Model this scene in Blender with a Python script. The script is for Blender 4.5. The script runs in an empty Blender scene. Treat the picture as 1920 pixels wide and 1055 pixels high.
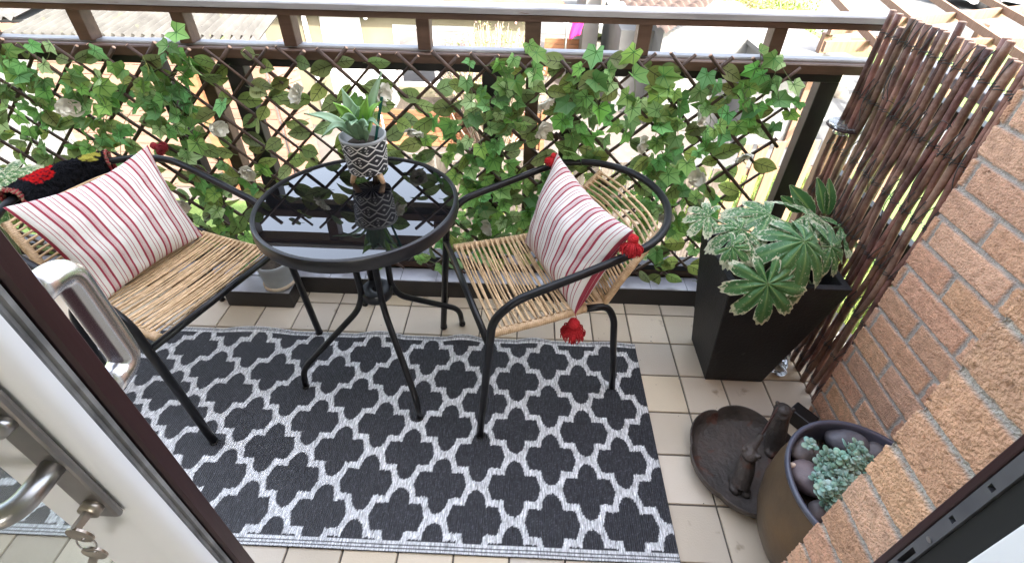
import bpy, math, random
import numpy as np
from mathutils import noise, Vector
random.seed(7)
rng = np.random.default_rng(11)
PI = math.pi
scn = bpy.context.scene
COL = scn.collection

# ------------------------------------------------------------------ camera
CAM = np.array([0.0, 0.0, 1.49373])
FPX, PITCH, ROLL, YAW, CY0 = 912.48, 0.63954, -0.020264, 0.023310, 425.0
def cam_axes():
    cp, sp = math.cos(PITCH), math.sin(PITCH)
    f = np.array([0, cp, -sp]); d = np.array([0, -sp, -cp]); r = np.array([1.0, 0, 0])
    cr, sr = math.cos(ROLL), math.sin(ROLL)
    r, d = cr * r + sr * d, -sr * r + cr * d
    cy, sy = math.cos(YAW), math.sin(YAW)
    Z = np.array([[cy, -sy, 0], [sy, cy, 0], [0, 0, 1]])
    return Z @ r, Z @ d, Z @ f
RT, DN, FW = cam_axes()
cam = bpy.data.cameras.new('camera')
camo = bpy.data.objects.new('camera', cam); COL.objects.link(camo)
from mathutils import Matrix
mw = Matrix.Identity(4)
for i in range(3):
    mw[i][0] = RT[i]; mw[i][1] = -DN[i]; mw[i][2] = -FW[i]; mw[i][3] = CAM[i]
camo.matrix_world = mw
cam.sensor_fit = 'HORIZONTAL'; cam.sensor_width = 36.0
cam.lens = FPX / 1920 * 36.0
cam.shift_y = -(527.5 - CY0) / 1920.0
cam.clip_start = 0.02; cam.clip_end = 500
scn.camera = camo
def ray(x, y):
    v = (x - 960) * RT + (y - CY0) * DN + FPX * FW
    return v / np.linalg.norm(v)
def onz(x, y, z): v = ray(x, y); return CAM + v * ((z - CAM[2]) / v[2])
def ony(x, y, Y): v = ray(x, y); return CAM + v * (Y / v[1])
def onx(x, y, X): v = ray(x, y); return CAM + v * (X / v[0])

# ------------------------------------------------------------------ mesh helper
class MB:
    def __init__(s): s.v = []; s.f = []; s.m = []; s.uv = []; s.c = []; s.n = 0
    def add(s, V, F, uv=None, col=None, mi=0):
        V = np.asarray(V, float); k = len(V)
        s.v.append(V)
        s.uv.append(np.zeros((k, 2)) if uv is None else np.asarray(uv, float))
        if col is None: c = np.ones((k, 4))
        else:
            c = np.ones((k, 4)); a = np.asarray(col, float)
            c[:, :a.shape[-1]] = a
        s.c.append(c)
        n = s.n
        if isinstance(F, np.ndarray):
            s.f.extend((F + n).tolist()); s.m.extend([mi] * len(F))
        else:
            s.f.extend([[i + n for i in q] for q in F]); s.m.extend([mi] * len(F))
        s.n += k
    def box(s, c, size, rot=None, mi=0, col=None, taper=1.0):
        c = np.asarray(c, float); h = np.asarray(size, float) / 2
        V = np.array([[x, y, z] for z in (-1, 1) for y in (-1, 1) for x in (-1, 1)], float)
        V[4:, :2] *= taper
        V = V * h
        if rot is not None: V = V @ np.asarray(rot).T
        s.add(V + c, [[0, 2, 3, 1], [4, 5, 7, 6], [0, 1, 5, 4], [2, 6, 7, 3], [0, 4, 6, 2], [1, 3, 7, 5]], mi=mi, col=col)
    def bar(s, a, b, w, h, up=(0, 0, 1), mi=0, col=None):
        a = np.asarray(a, float); b = np.asarray(b, float); d = b - a; L = np.linalg.norm(d); d = d / L
        u = np.asarray(up, float); x = np.cross(d, u); x /= np.linalg.norm(x); z = np.cross(x, d)
        s.box((a + b) / 2, (w, L, h), np.stack([x, d, z], 1), mi=mi, col=col)
    def tube(s, P, r, seg=10, caps=True, mi=0, col=None, sx=1.0):
        P = np.asarray(P, float); n = len(P)
        R = np.full(n, r, float) if np.isscalar(r) else np.asarray(r, float)
        T = np.gradient(P, axis=0); T /= np.linalg.norm(T, axis=1)[:, None] + 1e-12
        ref = np.array([0, 0, 1.0]) if abs(T[0][2]) < .9 else np.array([1.0, 0, 0])
        u = np.cross(T[0], ref); u /= np.linalg.norm(u)
        V = []; uv = []
        ang = np.arange(seg) * 2 * PI / seg; dist = 0
        for i in range(n):
            u = u - T[i] * (u @ T[i]); u /= np.linalg.norm(u); w = np.cross(T[i], u)
            if i: dist += np.linalg.norm(P[i] - P[i - 1])
            V.append(P[i] + R[i] * (np.cos(ang)[:, None] * u * sx + np.sin(ang)[:, None] * w))
            uv.append(np.c_[ang / (2 * PI), np.full(seg, dist)])
        V = np.concatenate(V); uv = np.concatenate(uv)
        i, j = np.meshgrid(np.arange(n - 1), np.arange(seg), indexing='ij'); j2 = (j + 1) % seg
        F = np.stack([i * seg + j, i * seg + j2, (i + 1) * seg + j2, (i + 1) * seg + j], -1).reshape(-1, 4).tolist()
        if caps:
            F.append(list(range(seg))[::-1]); F.append([(n - 1) * seg + k for k in range(seg)])
        c = None if col is None else np.tile(np.asarray(col, float), (len(V), 1))
        s.add(V, F, uv=uv, mi=mi, col=c)
    def lathe(s, prof, c=(0, 0, 0), seg=48, mi=0, colf=None):
        prof = np.asarray(prof, float); n = len(prof); a = np.arange(seg) * 2 * PI / seg
        V = np.stack([prof[:, 0:1] * np.cos(a), prof[:, 0:1] * np.sin(a), np.repeat(prof[:, 1:2], seg, 1)], -1).reshape(-1, 3)
        i, j = np.meshgrid(np.arange(n - 1), np.arange(seg), indexing='ij'); j2 = (j + 1) % seg
        F = np.stack([i * seg + j, i * seg + j2, (i + 1) * seg + j2, (i + 1) * seg + j], -1).reshape(-1, 4)
        col = None
        if colf is not None: col = np.array([colf(math.atan2(p[1], p[0]), p[2]) for p in V])
        s.add(V + np.asarray(c, float), F, mi=mi, col=col)
    def grid(s, P, uv=None, col=None, mi=0, flip=False):
        P = np.asarray(P, float); a, b = P.shape[:2]
        i, j = np.meshgrid(np.arange(a - 1), np.arange(b - 1), indexing='ij')
        F = np.stack([i * b + j, (i + 1) * b + j, (i + 1) * b + j + 1, i * b + j + 1], -1).reshape(-1, 4)
        if flip: F = F[:, ::-1]
        s.add(P.reshape(-1, 3), F, uv=None if uv is None else uv.reshape(-1, 2), col=None if col is None else col.reshape(-1, col.shape[-1]), mi=mi)
    def sph(s, c, r, n=10, m=14, rot=None, col=None, mi=0, nz=0.0, seed=0):
        th = np.linspace(0, PI, n + 1); ph = np.arange(m) * 2 * PI / m
        V = np.stack([np.sin(th)[:, None] * np.cos(ph), np.sin(th)[:, None] * np.sin(ph), np.repeat(np.cos(th)[:, None], m, 1)], -1).reshape(-1, 3)
        if nz: V = V * (1 + nz * np.array([noise.noise(Vector(p * 1.3) + Vector((seed * 7.1, 3, 1))) for p in V]))[:, None]
        V = V * np.asarray(r, float)
        if rot is not None: V = V @ np.asarray(rot).T
        i, j = np.meshgrid(np.arange(n), np.arange(m), indexing='ij'); j2 = (j + 1) % m
        F = np.stack([i * m + j, (i + 1) * m + j, (i + 1) * m + j2, i * m + j2], -1).reshape(-1, 4)
        cc = None if col is None else np.tile(np.asarray(col, float), (len(V), 1))
        s.add(V + np.asarray(c, float), F, mi=mi, col=cc)
    def build(s, name, mats, parent=None, smooth=True, bevel=0.0, solid=0.0, angle=None):
        me = bpy.data.meshes.new(name)
        V = np.concatenate(s.v)
        if parent is not None: V = V - np.array(parent.location)
        me.from_pydata(V.tolist(), [], s.f)
        if not isinstance(mats, (list, tuple)): mats = [mats]
        for m in mats: me.materials.append(m)
        if len(mats) > 1: me.polygons.foreach_set('material_index', np.array(s.m, np.int32))
        li = np.empty(len(me.loops), np.int32); me.loops.foreach_get('vertex_index', li)
        U = me.uv_layers.new(name='UVMap'); U.data.foreach_set('uv', np.concatenate(s.uv)[li].astype(np.float32).ravel())
        ca = me.color_attributes.new('Col', 'FLOAT_COLOR', 'POINT'); ca.data.foreach_set('color', np.concatenate(s.c).astype(np.float32).ravel())
        me.polygons.foreach_set('use_smooth', np.full(len(me.polygons), smooth)); me.validate(); me.update()
        o = bpy.data.objects.new(name, me); COL.objects.link(o)
        if parent is not None: o.parent = parent
        if bevel:
            md = o.modifiers.new('bevel', 'BEVEL'); md.width = bevel; md.segments = 2; md.limit_method = 'ANGLE'; md.angle_limit = 0.6
            md.harden_normals = False
        if solid:
            md = o.modifiers.new('solid', 'SOLIDIFY'); md.thickness = solid; md.offset = 0
        if angle is not None and smooth:
            md = o.modifiers.new('split', 'EDGE_SPLIT'); md.split_angle = angle
        return o
def tag(o, label, cat, group=None, kind=None):
    o['label'] = label; o['category'] = cat
    if group: o['group'] = group
    if kind: o['kind'] = kind
    return o
def thing(name, label, cat, loc=(0, 0, 0), group=None, kind=None):
    o = bpy.data.objects.new(name, None); COL.objects.link(o); o.location = [float(a) for a in loc]; o.empty_display_size = .05
    return tag(o, label, cat, group, kind)
def structure(o): o['kind'] = 'structure'; return o
def lab(o, t): o['label'] = t; return o

def crom(P, n=8, closed=False):
    P = np.asarray(P, float); out = []
    Q = np.vstack([2 * P[0] - P[1], P, 2 * P[-1] - P[-2]])
    for i in range(1, len(Q) - 2):
        p0, p1, p2, p3 = Q[i - 1:i + 3]
        for t in np.arange(n) / n:
            out.append(.5 * ((2 * p1) + (-p0 + p2) * t + (2 * p0 - 5 * p1 + 4 * p2 - p3) * t * t + (-p0 + 3 * p1 - 3 * p2 + p3) * t ** 3))
    out.append(P[-1]); return np.array(out)
def bend(P, r=.03, n=6):
    """poly-line with rounded corners"""
    P = [np.asarray(p, float) for p in P]; out = [P[0]]
    for i in range(1, len(P) - 1):
        a, b, c = P[i - 1], P[i], P[i + 1]
        la, lc = np.linalg.norm(a - b), np.linalg.norm(c - b)
        k = min(r, la * .45, lc * .45)
        s = b + (a - b) / la * k; e = b + (c - b) / lc * k
        for t in np.linspace(0, 1, n): out.append((1 - t) ** 2 * s + 2 * t * (1 - t) * b + t * t * e)
    out.append(P[-1]); return np.array(out)
def dense(P, step):
    P = np.asarray(P, float); out = [P[0]]
    for a, b in zip(P[:-1], P[1:]):
        n = max(1, int(np.linalg.norm(b - a) / step))
        for t in range(1, n + 1): out.append(a + (b - a) * t / n)
    return np.array(out)
def nz3(x, y, z): return noise.noise(Vector((x, y, z)))

# ------------------------------------------------------------------ materials
def nodes(name):
    m = bpy.data.materials.new(name); m.use_nodes = True
    nt = m.node_tree; b = nt.nodes['Principled BSDF']
    return m, nt, b
def L(nt, a, b): nt.links.new(a, b)
def N(nt, t, **k):
    n = nt.nodes.new(t)
    for a, v in k.items(): setattr(n, a, v)
    return n
def rgba(c): return (c[0], c[1], c[2], 1)
def pm(name, col, col2=None, scale=8, rough=.6, bump=0, bscale=60, metal=0, spec=.5, coat=0, vcol=False, detail=6, lo=.35, hi=.65,
       rough2=None, stretch=None, coords='Object', trans=0, c3=None, s3=30, t3=.62):
    m, nt, b = nodes(name)
    tc = N(nt, 'ShaderNodeTexCoord'); src = tc.outputs[coords]
    if stretch is not None:
        mp = N(nt, 'ShaderNodeMapping'); mp.inputs['Scale'].default_value = stretch; L(nt, src, mp.inputs['Vector']); src = mp.outputs['Vector']
    b.inputs['Roughness'].default_value = rough; b.inputs['Metallic'].default_value = metal
    b.inputs['Specular IOR Level'].default_value = spec; b.inputs['Coat Weight'].default_value = coat
    base = None
    if col2 is not None:
        n1 = N(nt, 'ShaderNodeTexNoise'); n1.inputs['Scale'].default_value = scale; n1.inputs['Detail'].default_value = detail
        L(nt, src, n1.inputs['Vector'])
        r = N(nt, 'ShaderNodeValToRGB'); r.color_ramp.elements[0].position = lo; r.color_ramp.elements[1].position = hi
        r.color_ramp.elements[0].color = rgba(col); r.color_ramp.elements[1].color = rgba(col2)
        L(nt, n1.outputs['Fac'], r.inputs['Fac']); base = r.outputs['Color']
        if rough2 is not None:
            mr = N(nt, 'ShaderNodeMapRange'); mr.inputs['From Min'].default_value = lo; mr.inputs['From Max'].default_value = hi
            mr.inputs['To Min'].default_value = rough; mr.inputs['To Max'].default_value = rough2
            L(nt, n1.outputs['Fac'], mr.inputs['Value']); L(nt, mr.outputs['Result'], b.inputs['Roughness'])
    if c3 is not None:
        n3 = N(nt, 'ShaderNodeTexNoise'); n3.inputs['Scale'].default_value = s3; n3.inputs['Detail'].default_value = 8
        L(nt, src, n3.inputs['Vector'])
        r3 = N(nt, 'ShaderNodeValToRGB'); r3.color_ramp.elements[0].position = t3; r3.color_ramp.elements[1].position = t3 + .06
        mx = N(nt, 'ShaderNodeMix', data_type='RGBA')
        L(nt, n3.outputs['Fac'], r3.inputs['Fac']); L(nt, r3.outputs['Color'], mx.inputs['Factor'])
        if base is None: mx.inputs['A'].default_value = rgba(col)
        else: L(nt, base, mx.inputs['A'])
        mx.inputs['B'].default_value = rgba(c3); base = mx.outputs['Result']
    if vcol:
        a = N(nt, 'ShaderNodeAttribute', attribute_name='Col')
        if base is None and col is None: base = a.outputs['Color']
        else:
            mx = N(nt, 'ShaderNodeMix', data_type='RGBA', blend_type='MULTIPLY'); mx.inputs['Factor'].default_value = 1
            if base is None: mx.inputs['A'].default_value = rgba(col)
            else: L(nt, base, mx.inputs['A'])
            L(nt, a.outputs['Color'], mx.inputs['B']); base = mx.outputs['Result']
    if base is None: b.inputs['Base Color'].default_value = rgba(col)
    else: L(nt, base, b.inputs['Base Color'])
    if bump:
        n2 = N(nt, 'ShaderNodeTexNoise'); n2.inputs['Scale'].default_value = bscale; n2.inputs['Detail'].default_value = 8
        L(nt, src, n2.inputs['Vector'])
        bp = N(nt, 'ShaderNodeBump'); bp.inputs['Strength'].default_value = bump; bp.inputs['Distance'].default_value = .01
        L(nt, n2.outputs['Fac'], bp.inputs['Height']); L(nt, bp.outputs['Normal'], b.inputs['Normal'])
    if trans:
        tr = N(nt, 'ShaderNodeBsdfTranslucent'); ms = N(nt, 'ShaderNodeMixShader'); ms.inputs['Fac'].default_value = trans
        if base is None: tr.inputs['Color'].default_value = rgba(col)
        else: L(nt, base, tr.inputs['Color'])
        out = nt.nodes['Material Output']
        L(nt, b.outputs[0], ms.inputs[1]); L(nt, tr.outputs[0], ms.inputs[2]); L(nt, ms.outputs[0], out.inputs['Surface'])
    return m

M = {}
M['tile'] = pm('floor_tile', (.66, .565, .455), (.74, .655, .55), scale=3, rough=.45, bump=.12, bscale=220, vcol=True, c3=(.40, .31, .22), s3=9, t3=.66, spec=.4)
M['grout'] = pm('grout', (.10, .085, .07), (.16, .14, .12), scale=30, rough=.9)
M['brown_wood'] = pm('brown_stain', (.075, .040, .026), (.12, .068, .046), scale=6, rough=.45, bump=.15, bscale=50, stretch=(1, 6, 6), c3=(.16, .11, .085), s3=22, t3=.70)
M['rail_paint'] = pm('weathered_rail_paint', (.27, .27, .29), (.40, .40, .42), scale=14, rough=.55, bump=.15, bscale=40, stretch=(.4, 3, 3), c3=(.16, .10, .075), s3=26, t3=.68)
M['black_frame'] = pm('black_frame', (.009, .008, .009), (.016, .013, .013), scale=9, rough=.42, bump=.05, bscale=60)
M['kerb_top'] = pm('kerb_paint_sheen', (.27, .27, .30), (.36, .36, .39), scale=7, rough=.22, bump=.06, bscale=60, spec=.7, c3=(.60, .60, .60), s3=13, t3=.67)  # grey tone paints the sky's sheen onto black kerb tops; pale chips are flaking
M['black_tube'] = pm('black_tube', (.005, .005, .006), (.009, .009, .011), scale=20, rough=.30, spec=.32, rough2=.4)
M['rope'] = pm('rattan_rope', (.52, .36, .205), (.70, .51, .32), scale=55, rough=.55, bump=.25, bscale=300, vcol=True)
M['glass_black'] = pm('black_glass', (.004, .004, .005), rough=.012, spec=.5)
M['glass_black'].node_tree.nodes['Principled BSDF'].inputs['IOR'].default_value = 2.0
M['table_rim'] = pm('table_rim', (.010, .010, .012), (.016, .016, .019), scale=14, rough=.32, metal=.1, spec=.5)
M['willow'] = pm('willow_slat', (.035, .019, .013), (.085, .048, .033), scale=18, rough=.6, bump=.3, bscale=90)
M['willow_rod'] = pm('willow_rod', (.10, .048, .037), (.29, .155, .115), scale=16, rough=.5, bump=.45, bscale=70, vcol=True, c3=(.15, .10, .08), s3=60, t3=.64)
M['wire'] = pm('binding_wire', (.02, .03, .035), (.05, .06, .06), scale=40, rough=.5)
M['cutend'] = pm('cut_willow_end', (.55, .36, .26), rough=.8)
M['brick'] = pm('brick_face', (.86, .82, .80), (1.05, 1.03, 1.0), scale=60, rough=.92, bump=1.0, bscale=240, vcol=True, c3=(.76, .62, .54), s3=130, t3=.64, spec=.2)
M['planter'] = pm('dark_planter', (.012, .012, .014), (.020, .020, .023), scale=7, rough=.55, bump=.2, bscale=120, spec=.35, c3=(.055, .053, .05), s3=12, t3=.68)
M['soil'] = pm('soil', (.02, .015, .01), (.06, .045, .03), scale=40, rough=.95, bump=1, bscale=60)
M['iron'] = pm('rusty_iron', (.065, .056, .050), (.115, .092, .080), scale=14, rough=.45, bump=.5, bscale=70, metal=.25, c3=(.12, .06, .045), s3=18, t3=.60, rough2=.65)
M['iron_rim'] = pm('rusty_iron_rim', (.075, .035, .03), (.11, .055, .045), scale=20, rough=.6, bump=.4, bscale=80)
M['bronze'] = pm('bronze_glaze', (.085, .060, .038), (.17, .105, .05), scale=6, rough=.42, bump=.1, bscale=60, metal=.25, rough2=.55, c3=(.22, .12, .05), s3=5, t3=.66)
M['pot_rim'] = pm('pot_rim', (.05, .055, .085), (.09, .095, .13), scale=12, rough=.30, spec=.7)
M['pebble'] = pm('pebble', (.13, .12, .125), (.26, .235, .23), scale=14, rough=.5, bump=.12, bscale=120, vcol=True)
M['white_upvc'] = pm('white_upvc', (.80, .80, .82), (.84, .84, .85), scale=4, rough=.25, spec=.5)
M['mahogany'] = pm('mahogany_foil', (.022, .007, .008), (.036, .012, .013), scale=30, rough=.4, bump=.1, bscale=120, stretch=(1, 1, .1))
M['seal'] = pm('grey_gasket', (.12, .12, .12), (.26, .255, .25), scale=22, rough=.55, bump=.2, bscale=60)
M['black_gasket'] = pm('black_gasket', (.008, .008, .008), rough=.7)
M['steel'] = pm('satin_steel', (.33, .32, .31), (.42, .41, .40), scale=30, rough=.3, metal=1)
M['plate'] = pm('grey_plate', (.24, .23, .23), (.30, .29, .29), scale=20, rough=.34, metal=.9)
M['strike'] = pm('strike_plate', (.09, .09, .10), (.13, .13, .14), scale=20, rough=.45, metal=.3)
M['chrome'] = pm('polished_chrome', (.86, .86, .88), rough=.24, metal=1)
M['key'] = pm('key_metal', (.36, .31, .26), (.46, .41, .35), scale=40, rough=.35, metal=1)
M['red'] = pm('red_wool', (.42, .008, .014), (.58, .018, .025), scale=60, rough=.95, bump=.8, bscale=250)
M['darkred'] = pm('dark_red_wool', (.16, .006, .012), (.26, .012, .02), scale=60, rough=.95, bump=.8, bscale=250)
M['cloth'] = pm('black_fleece', None, rough=1.0, vcol=True, bump=1.0, bscale=260, spec=.1)
M['white_rug_edge'] = None
M['zinc'] = pm('grey_ceramic', (.22, .23, .24), (.32, .33, .33), scale=7, rough=.5, bump=.1, bscale=50)
M['rust_ring'] = pm('ochre_ring', (.38, .28, .20), (.50, .40, .30), scale=20, rough=.7)
M['petal'] = pm('cream_petal', (.62, .60, .50), (.80, .78, .70), scale=30, rough=.7, trans=.2)
M['light_wood'] = pm('light_wood', (.62, .40, .24), (.72, .50, .32), scale=14, rough=.5, stretch=(6, 6, 1))
M['stem'] = pm('green_stem', (.10, .16, .06), (.16, .22, .09), scale=30, rough=.5)
M['plastic_teal'] = pm('teal_plastic', (.004, .10, .085), rough=.4)
M['clear'] = pm('clear_plastic', (.9, .92, .92), rough=.08)
M['clear'].node_tree.nodes['Principled BSDF'].inputs['Transmission Weight'].default_value = .85
# exterior
M['grass'] = pm('lawn', (0.056, 0.105, 0.021), (0.112, 0.168, 0.042), scale=1.6, rough=.95, bump=.8, bscale=40)
M['paving'] = pm('pale_paving', (0.0757, 0.0632, 0.0547), (0.106, 0.0926, 0.0813), scale=1.8, rough=.9, bump=.2, bscale=20, c3=(.30, .24, .20), s3=5, t3=.66)
M['concrete'] = pm('white_concrete', (0.066, 0.066, 0.0644), (0.0825, 0.0825, 0.0809), scale=2, rough=.9, c3=(.45, .44, .44), s3=3, t3=.66)
M['corrug'] = pm('fibre_cement', (0.0496, 0.0471, 0.0447), (0.082, 0.0795, 0.0745), scale=5, rough=.95, c3=(.10, .095, .06), s3=9, t3=.64)
M['cream'] = pm('cream_render', (0.14, 0.122, 0.0788), (0.158, 0.14, 0.093), scale=3, rough=.9, bump=.1, bscale=60)
M['white_render'] = pm('white_render', (0.148, 0.145, 0.14), (0.167, 0.165, 0.159), scale=3, rough=.9)
M['clad'] = pm('orange_cladding', (0.189, 0.081, 0.0368), (0.241, 0.11, 0.0525), scale=4, rough=.7, stretch=(.3, 3, 5), vcol=True)
M['pinkclad'] = pm('terracotta_cladding', (0.186, 0.103, 0.0735), (0.225, 0.132, 0.098), scale=4, rough=.7, stretch=(.3, 3, 5), vcol=True)
M['oldfence'] = pm('weathered_board', (.13, .10, .085), (.25, .205, .175), scale=5, rough=.9, stretch=(6, 6, .6), vcol=True, bump=.4, bscale=30)
M['newfence'] = pm('cedar_board', (0.153, 0.0842, 0.051), (0.204, 0.122, 0.079), scale=5, rough=.8, stretch=(6, 6, .6), vcol=True)
M['rooftile'] = pm('clay_tile', (0.071, 0.0459, 0.0367), (0.097, 0.068, 0.0575), scale=6, rough=.9, vcol=True)
M['window'] = pm('window_glass', (.05, .065, .065), (.08, .095, .095), scale=1, rough=.12, spec=.25)
M['shrubleaf'] = pm('shrub_leaf', (0.14, 0.182, 0.056), (0.252, 0.294, 0.112), scale=6, rough=.7, vcol=True, trans=.3)
M['twig'] = pm('twig', (.30, .24, .18), rough=.9)
M['magenta'] = pm('magenta_towel', (.75, .04, .25), rough=.9, trans=.3)
M['lime'] = pm('lime_edging', (.42, .50, .22), rough=.7)
M['greycush'] = pm('grey_cushion', (0.252, 0.246, 0.24), (0.3, 0.294, 0.288), scale=10, rough=.9)
M['carwhite'] = pm('white_car_paint', (.80, .80, .80), rough=.2, coat=.6)
M['dark'] = pm('dark_rubber', (.02, .02, .02), rough=.7)
M['stone'] = pm('garden_stone', (0.147, 0.127, 0.098), (0.206, 0.181, 0.142), scale=7, rough=.95, bump=.8, bscale=14)
M['ceiling'] = pm('painted_soffit', (.72, .71, .68), rough=.9)
M['plaster'] = pm('interior_paint', (.72, .70, .66), rough=.9)
M['carpet'] = pm('interior_floor', (.42, .38, .33), (.48, .44, .39), scale=20, rough=.9)

def leaf_mat(name, c1, c2, vein, kind, trans):
    m, nt, b = nodes(name)
    a = N(nt, 'ShaderNodeAttribute', attribute_name='Col'); uv = N(nt, 'ShaderNodeUVMap'); sp = N(nt, 'ShaderNodeSeparateXYZ'); L(nt, uv.outputs[0], sp.inputs[0])
    def mth(op, x, y=None):
        n = N(nt, 'ShaderNodeMath', operation=op)
        for i, q in enumerate((x, y)):
            if q is None: continue
            if isinstance(q, (int, float)): n.inputs[i].default_value = q
            else: L(nt, q, n.inputs[i])
        return n.outputs[0]
    X, Y = sp.outputs[0], sp.outputs[1]
    ax = mth('ABSOLUTE', X)
    if kind == 'ivy':
        r = mth('SQRT', mth('ADD', mth('MULTIPLY', X, X), mth('MULTIPLY', Y, Y)))
        th = mth('DIVIDE', mth('ARCTAN2', X, Y), math.radians(48))
        fr = mth('ABSOLUTE', mth('SUBTRACT', mth('FRACT', mth('ADD', th, .5)), .5))
        d = mth('MULTIPLY', mth('MULTIPLY', fr, r), math.radians(48))
        msk = mth('LESS_THAN', d, mth('SUBTRACT', .022, mth('MULTIPLY', r, .016)))
    else:
        mid = mth('LESS_THAN', ax, .014)
        q = mth('MULTIPLY', mth('SUBTRACT', Y, mth('MULTIPLY', ax, .8)), 4.5)
        fr = mth('ABSOLUTE', mth('SUBTRACT', mth('FRACT', q), .5))
        sd = mth('MULTIPLY', mth('LESS_THAN', fr, .055), mth('LESS_THAN', ax, .17))
        sd = mth('MULTIPLY', mth('MULTIPLY', sd, mth('LESS_THAN', Y, .72)), mth('GREATER_THAN', Y, .22))
        msk = mth('MAXIMUM', mid, sd)
    mx = N(nt, 'ShaderNodeMix', data_type='RGBA')
    n1 = N(nt, 'ShaderNodeTexNoise'); n1.inputs['Scale'].default_value = 25; tc = N(nt, 'ShaderNodeTexCoord'); L(nt, tc.outputs['Object'], n1.inputs['Vector'])
    L(nt, n1.outputs['Fac'], mx.inputs['Factor']); mx.inputs['A'].default_value = rgba(c1); mx.inputs['B'].default_value = rgba(c2)
    mu = N(nt, 'ShaderNodeMix', data_type='RGBA', blend_type='MULTIPLY'); mu.inputs['Factor'].default_value = 1
    L(nt, mx.outputs['Result'], mu.inputs['A']); L(nt, a.outputs['Color'], mu.inputs['B'])
    mv = N(nt, 'ShaderNodeMix', data_type='RGBA'); L(nt, msk, mv.inputs['Factor']); L(nt, mu.outputs['Result'], mv.inputs['A']); mv.inputs['B'].default_value = rgba(vein)
    L(nt, mv.outputs['Result'], b.inputs['Base Color']); b.inputs['Roughness'].default_value = .5; b.inputs['Specular IOR Level'].default_value = .35
    tr = N(nt, 'ShaderNodeBsdfTranslucent'); ms = N(nt, 'ShaderNodeMixShader'); ms.inputs['Fac'].default_value = trans
    L(nt, mv.outputs['Result'], tr.inputs['Color']); L(nt, b.outputs[0], ms.inputs[1]); L(nt, tr.outputs[0], ms.inputs[2])
    L(nt, ms.outputs[0], nt.nodes['Material Output'].inputs['Surface'])
    return m
M['ivy'] = leaf_mat('ivy_leaf', (.15, .34, .085), (.28, .52, .16), (.06, .19, .045), 'ivy', .42)
M['broad'] = leaf_mat('broad_leaf', (.18, .24, .075), (.30, .37, .13), (.04, .045, .02), 'broad', .45)

def fatsia_mat():
    m, nt, b = nodes('variegated_leaf')
    a = N(nt, 'ShaderNodeAttribute', attribute_name='Col'); sp = N(nt, 'ShaderNodeSeparateColor'); L(nt, a.outputs['Color'], sp.inputs[0])
    tc = N(nt, 'ShaderNodeTexCoord')
    n1 = N(nt, 'ShaderNodeTexNoise'); n1.inputs['Scale'].default_value = 120; n1.inputs['Detail'].default_value = 7; n1.inputs['Roughness'].default_value = .75; L(nt, tc.outputs['Object'], n1.inputs['Vector'])
    # R = distance to edge (1 at the rim), G = paleness of this leaf, B = vein
    def mth(op, x, y=None):
        n = N(nt, 'ShaderNodeMath', operation=op)
        for i, q in enumerate((x, y)):
            if q is None: continue
            if isinstance(q, (int, float)): n.inputs[i].default_value = q
            else: L(nt, q, n.inputs[i])
        return n.outputs[0]
    R, G, B = sp.outputs[0], sp.outputs[1], sp.outputs[2]
    e = mth('ADD', mth('MULTIPLY', mth('POWER', R, 11), .62), mth('MULTIPLY', mth('SUBTRACT', n1.outputs['Fac'], .5), 2.0))
    e = mth('ADD', mth('ADD', e, .05), mth('MULTIPLY', G, .62))
    mr = N(nt, 'ShaderNodeMapRange'); mr.inputs['From Min'].default_value = .30; mr.inputs['From Max'].default_value = .42; L(nt, e, mr.inputs['Value'])
    n2 = N(nt, 'ShaderNodeTexNoise'); n2.inputs['Scale'].default_value = 22; L(nt, tc.outputs['Object'], n2.inputs['Vector'])
    g = N(nt, 'ShaderNodeMix', data_type='RGBA'); L(nt, n2.outputs['Fac'], g.inputs['Factor']); g.inputs['A'].default_value = (.035, .13, .045, 1); g.inputs['B'].default_value = (.10, .26, .085, 1)
    gv = N(nt, 'ShaderNodeMix', data_type='RGBA'); L(nt, B, gv.inputs['Factor']); L(nt, g.outputs['Result'], gv.inputs['A']); gv.inputs['B'].default_value = (.32, .48, .16, 1)
    mx = N(nt, 'ShaderNodeMix', data_type='RGBA'); L(nt, mr.outputs['Result'], mx.inputs['Factor']); L(nt, gv.outputs['Result'], mx.inputs['A']); mx.inputs['B'].default_value = (.62, .64, .46, 1)
    L(nt, mx.outputs['Result'], b.inputs['Base Color']); b.inputs['Roughness'].default_value = .38
    bp = N(nt, 'ShaderNodeBump'); bp.inputs['Strength'].default_value = .5; bp.inputs['Distance'].default_value = .01; L(nt, n2.outputs['Fac'], bp.inputs['Height']); L(nt, bp.outputs['Normal'], b.inputs['Normal'])
    tr = N(nt, 'ShaderNodeBsdfTranslucent'); ms = N(nt, 'ShaderNodeMixShader'); ms.inputs['Fac'].default_value = .18
    L(nt, mx.outputs['Result'], tr.inputs['Color']); L(nt, b.outputs[0], ms.inputs[1]); L(nt, tr.outputs[0], ms.inputs[2])
    L(nt, ms.outputs[0], nt.nodes['Material Output'].inputs['Surface'])
    return m
M['fatsia'] = fatsia_mat()

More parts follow.
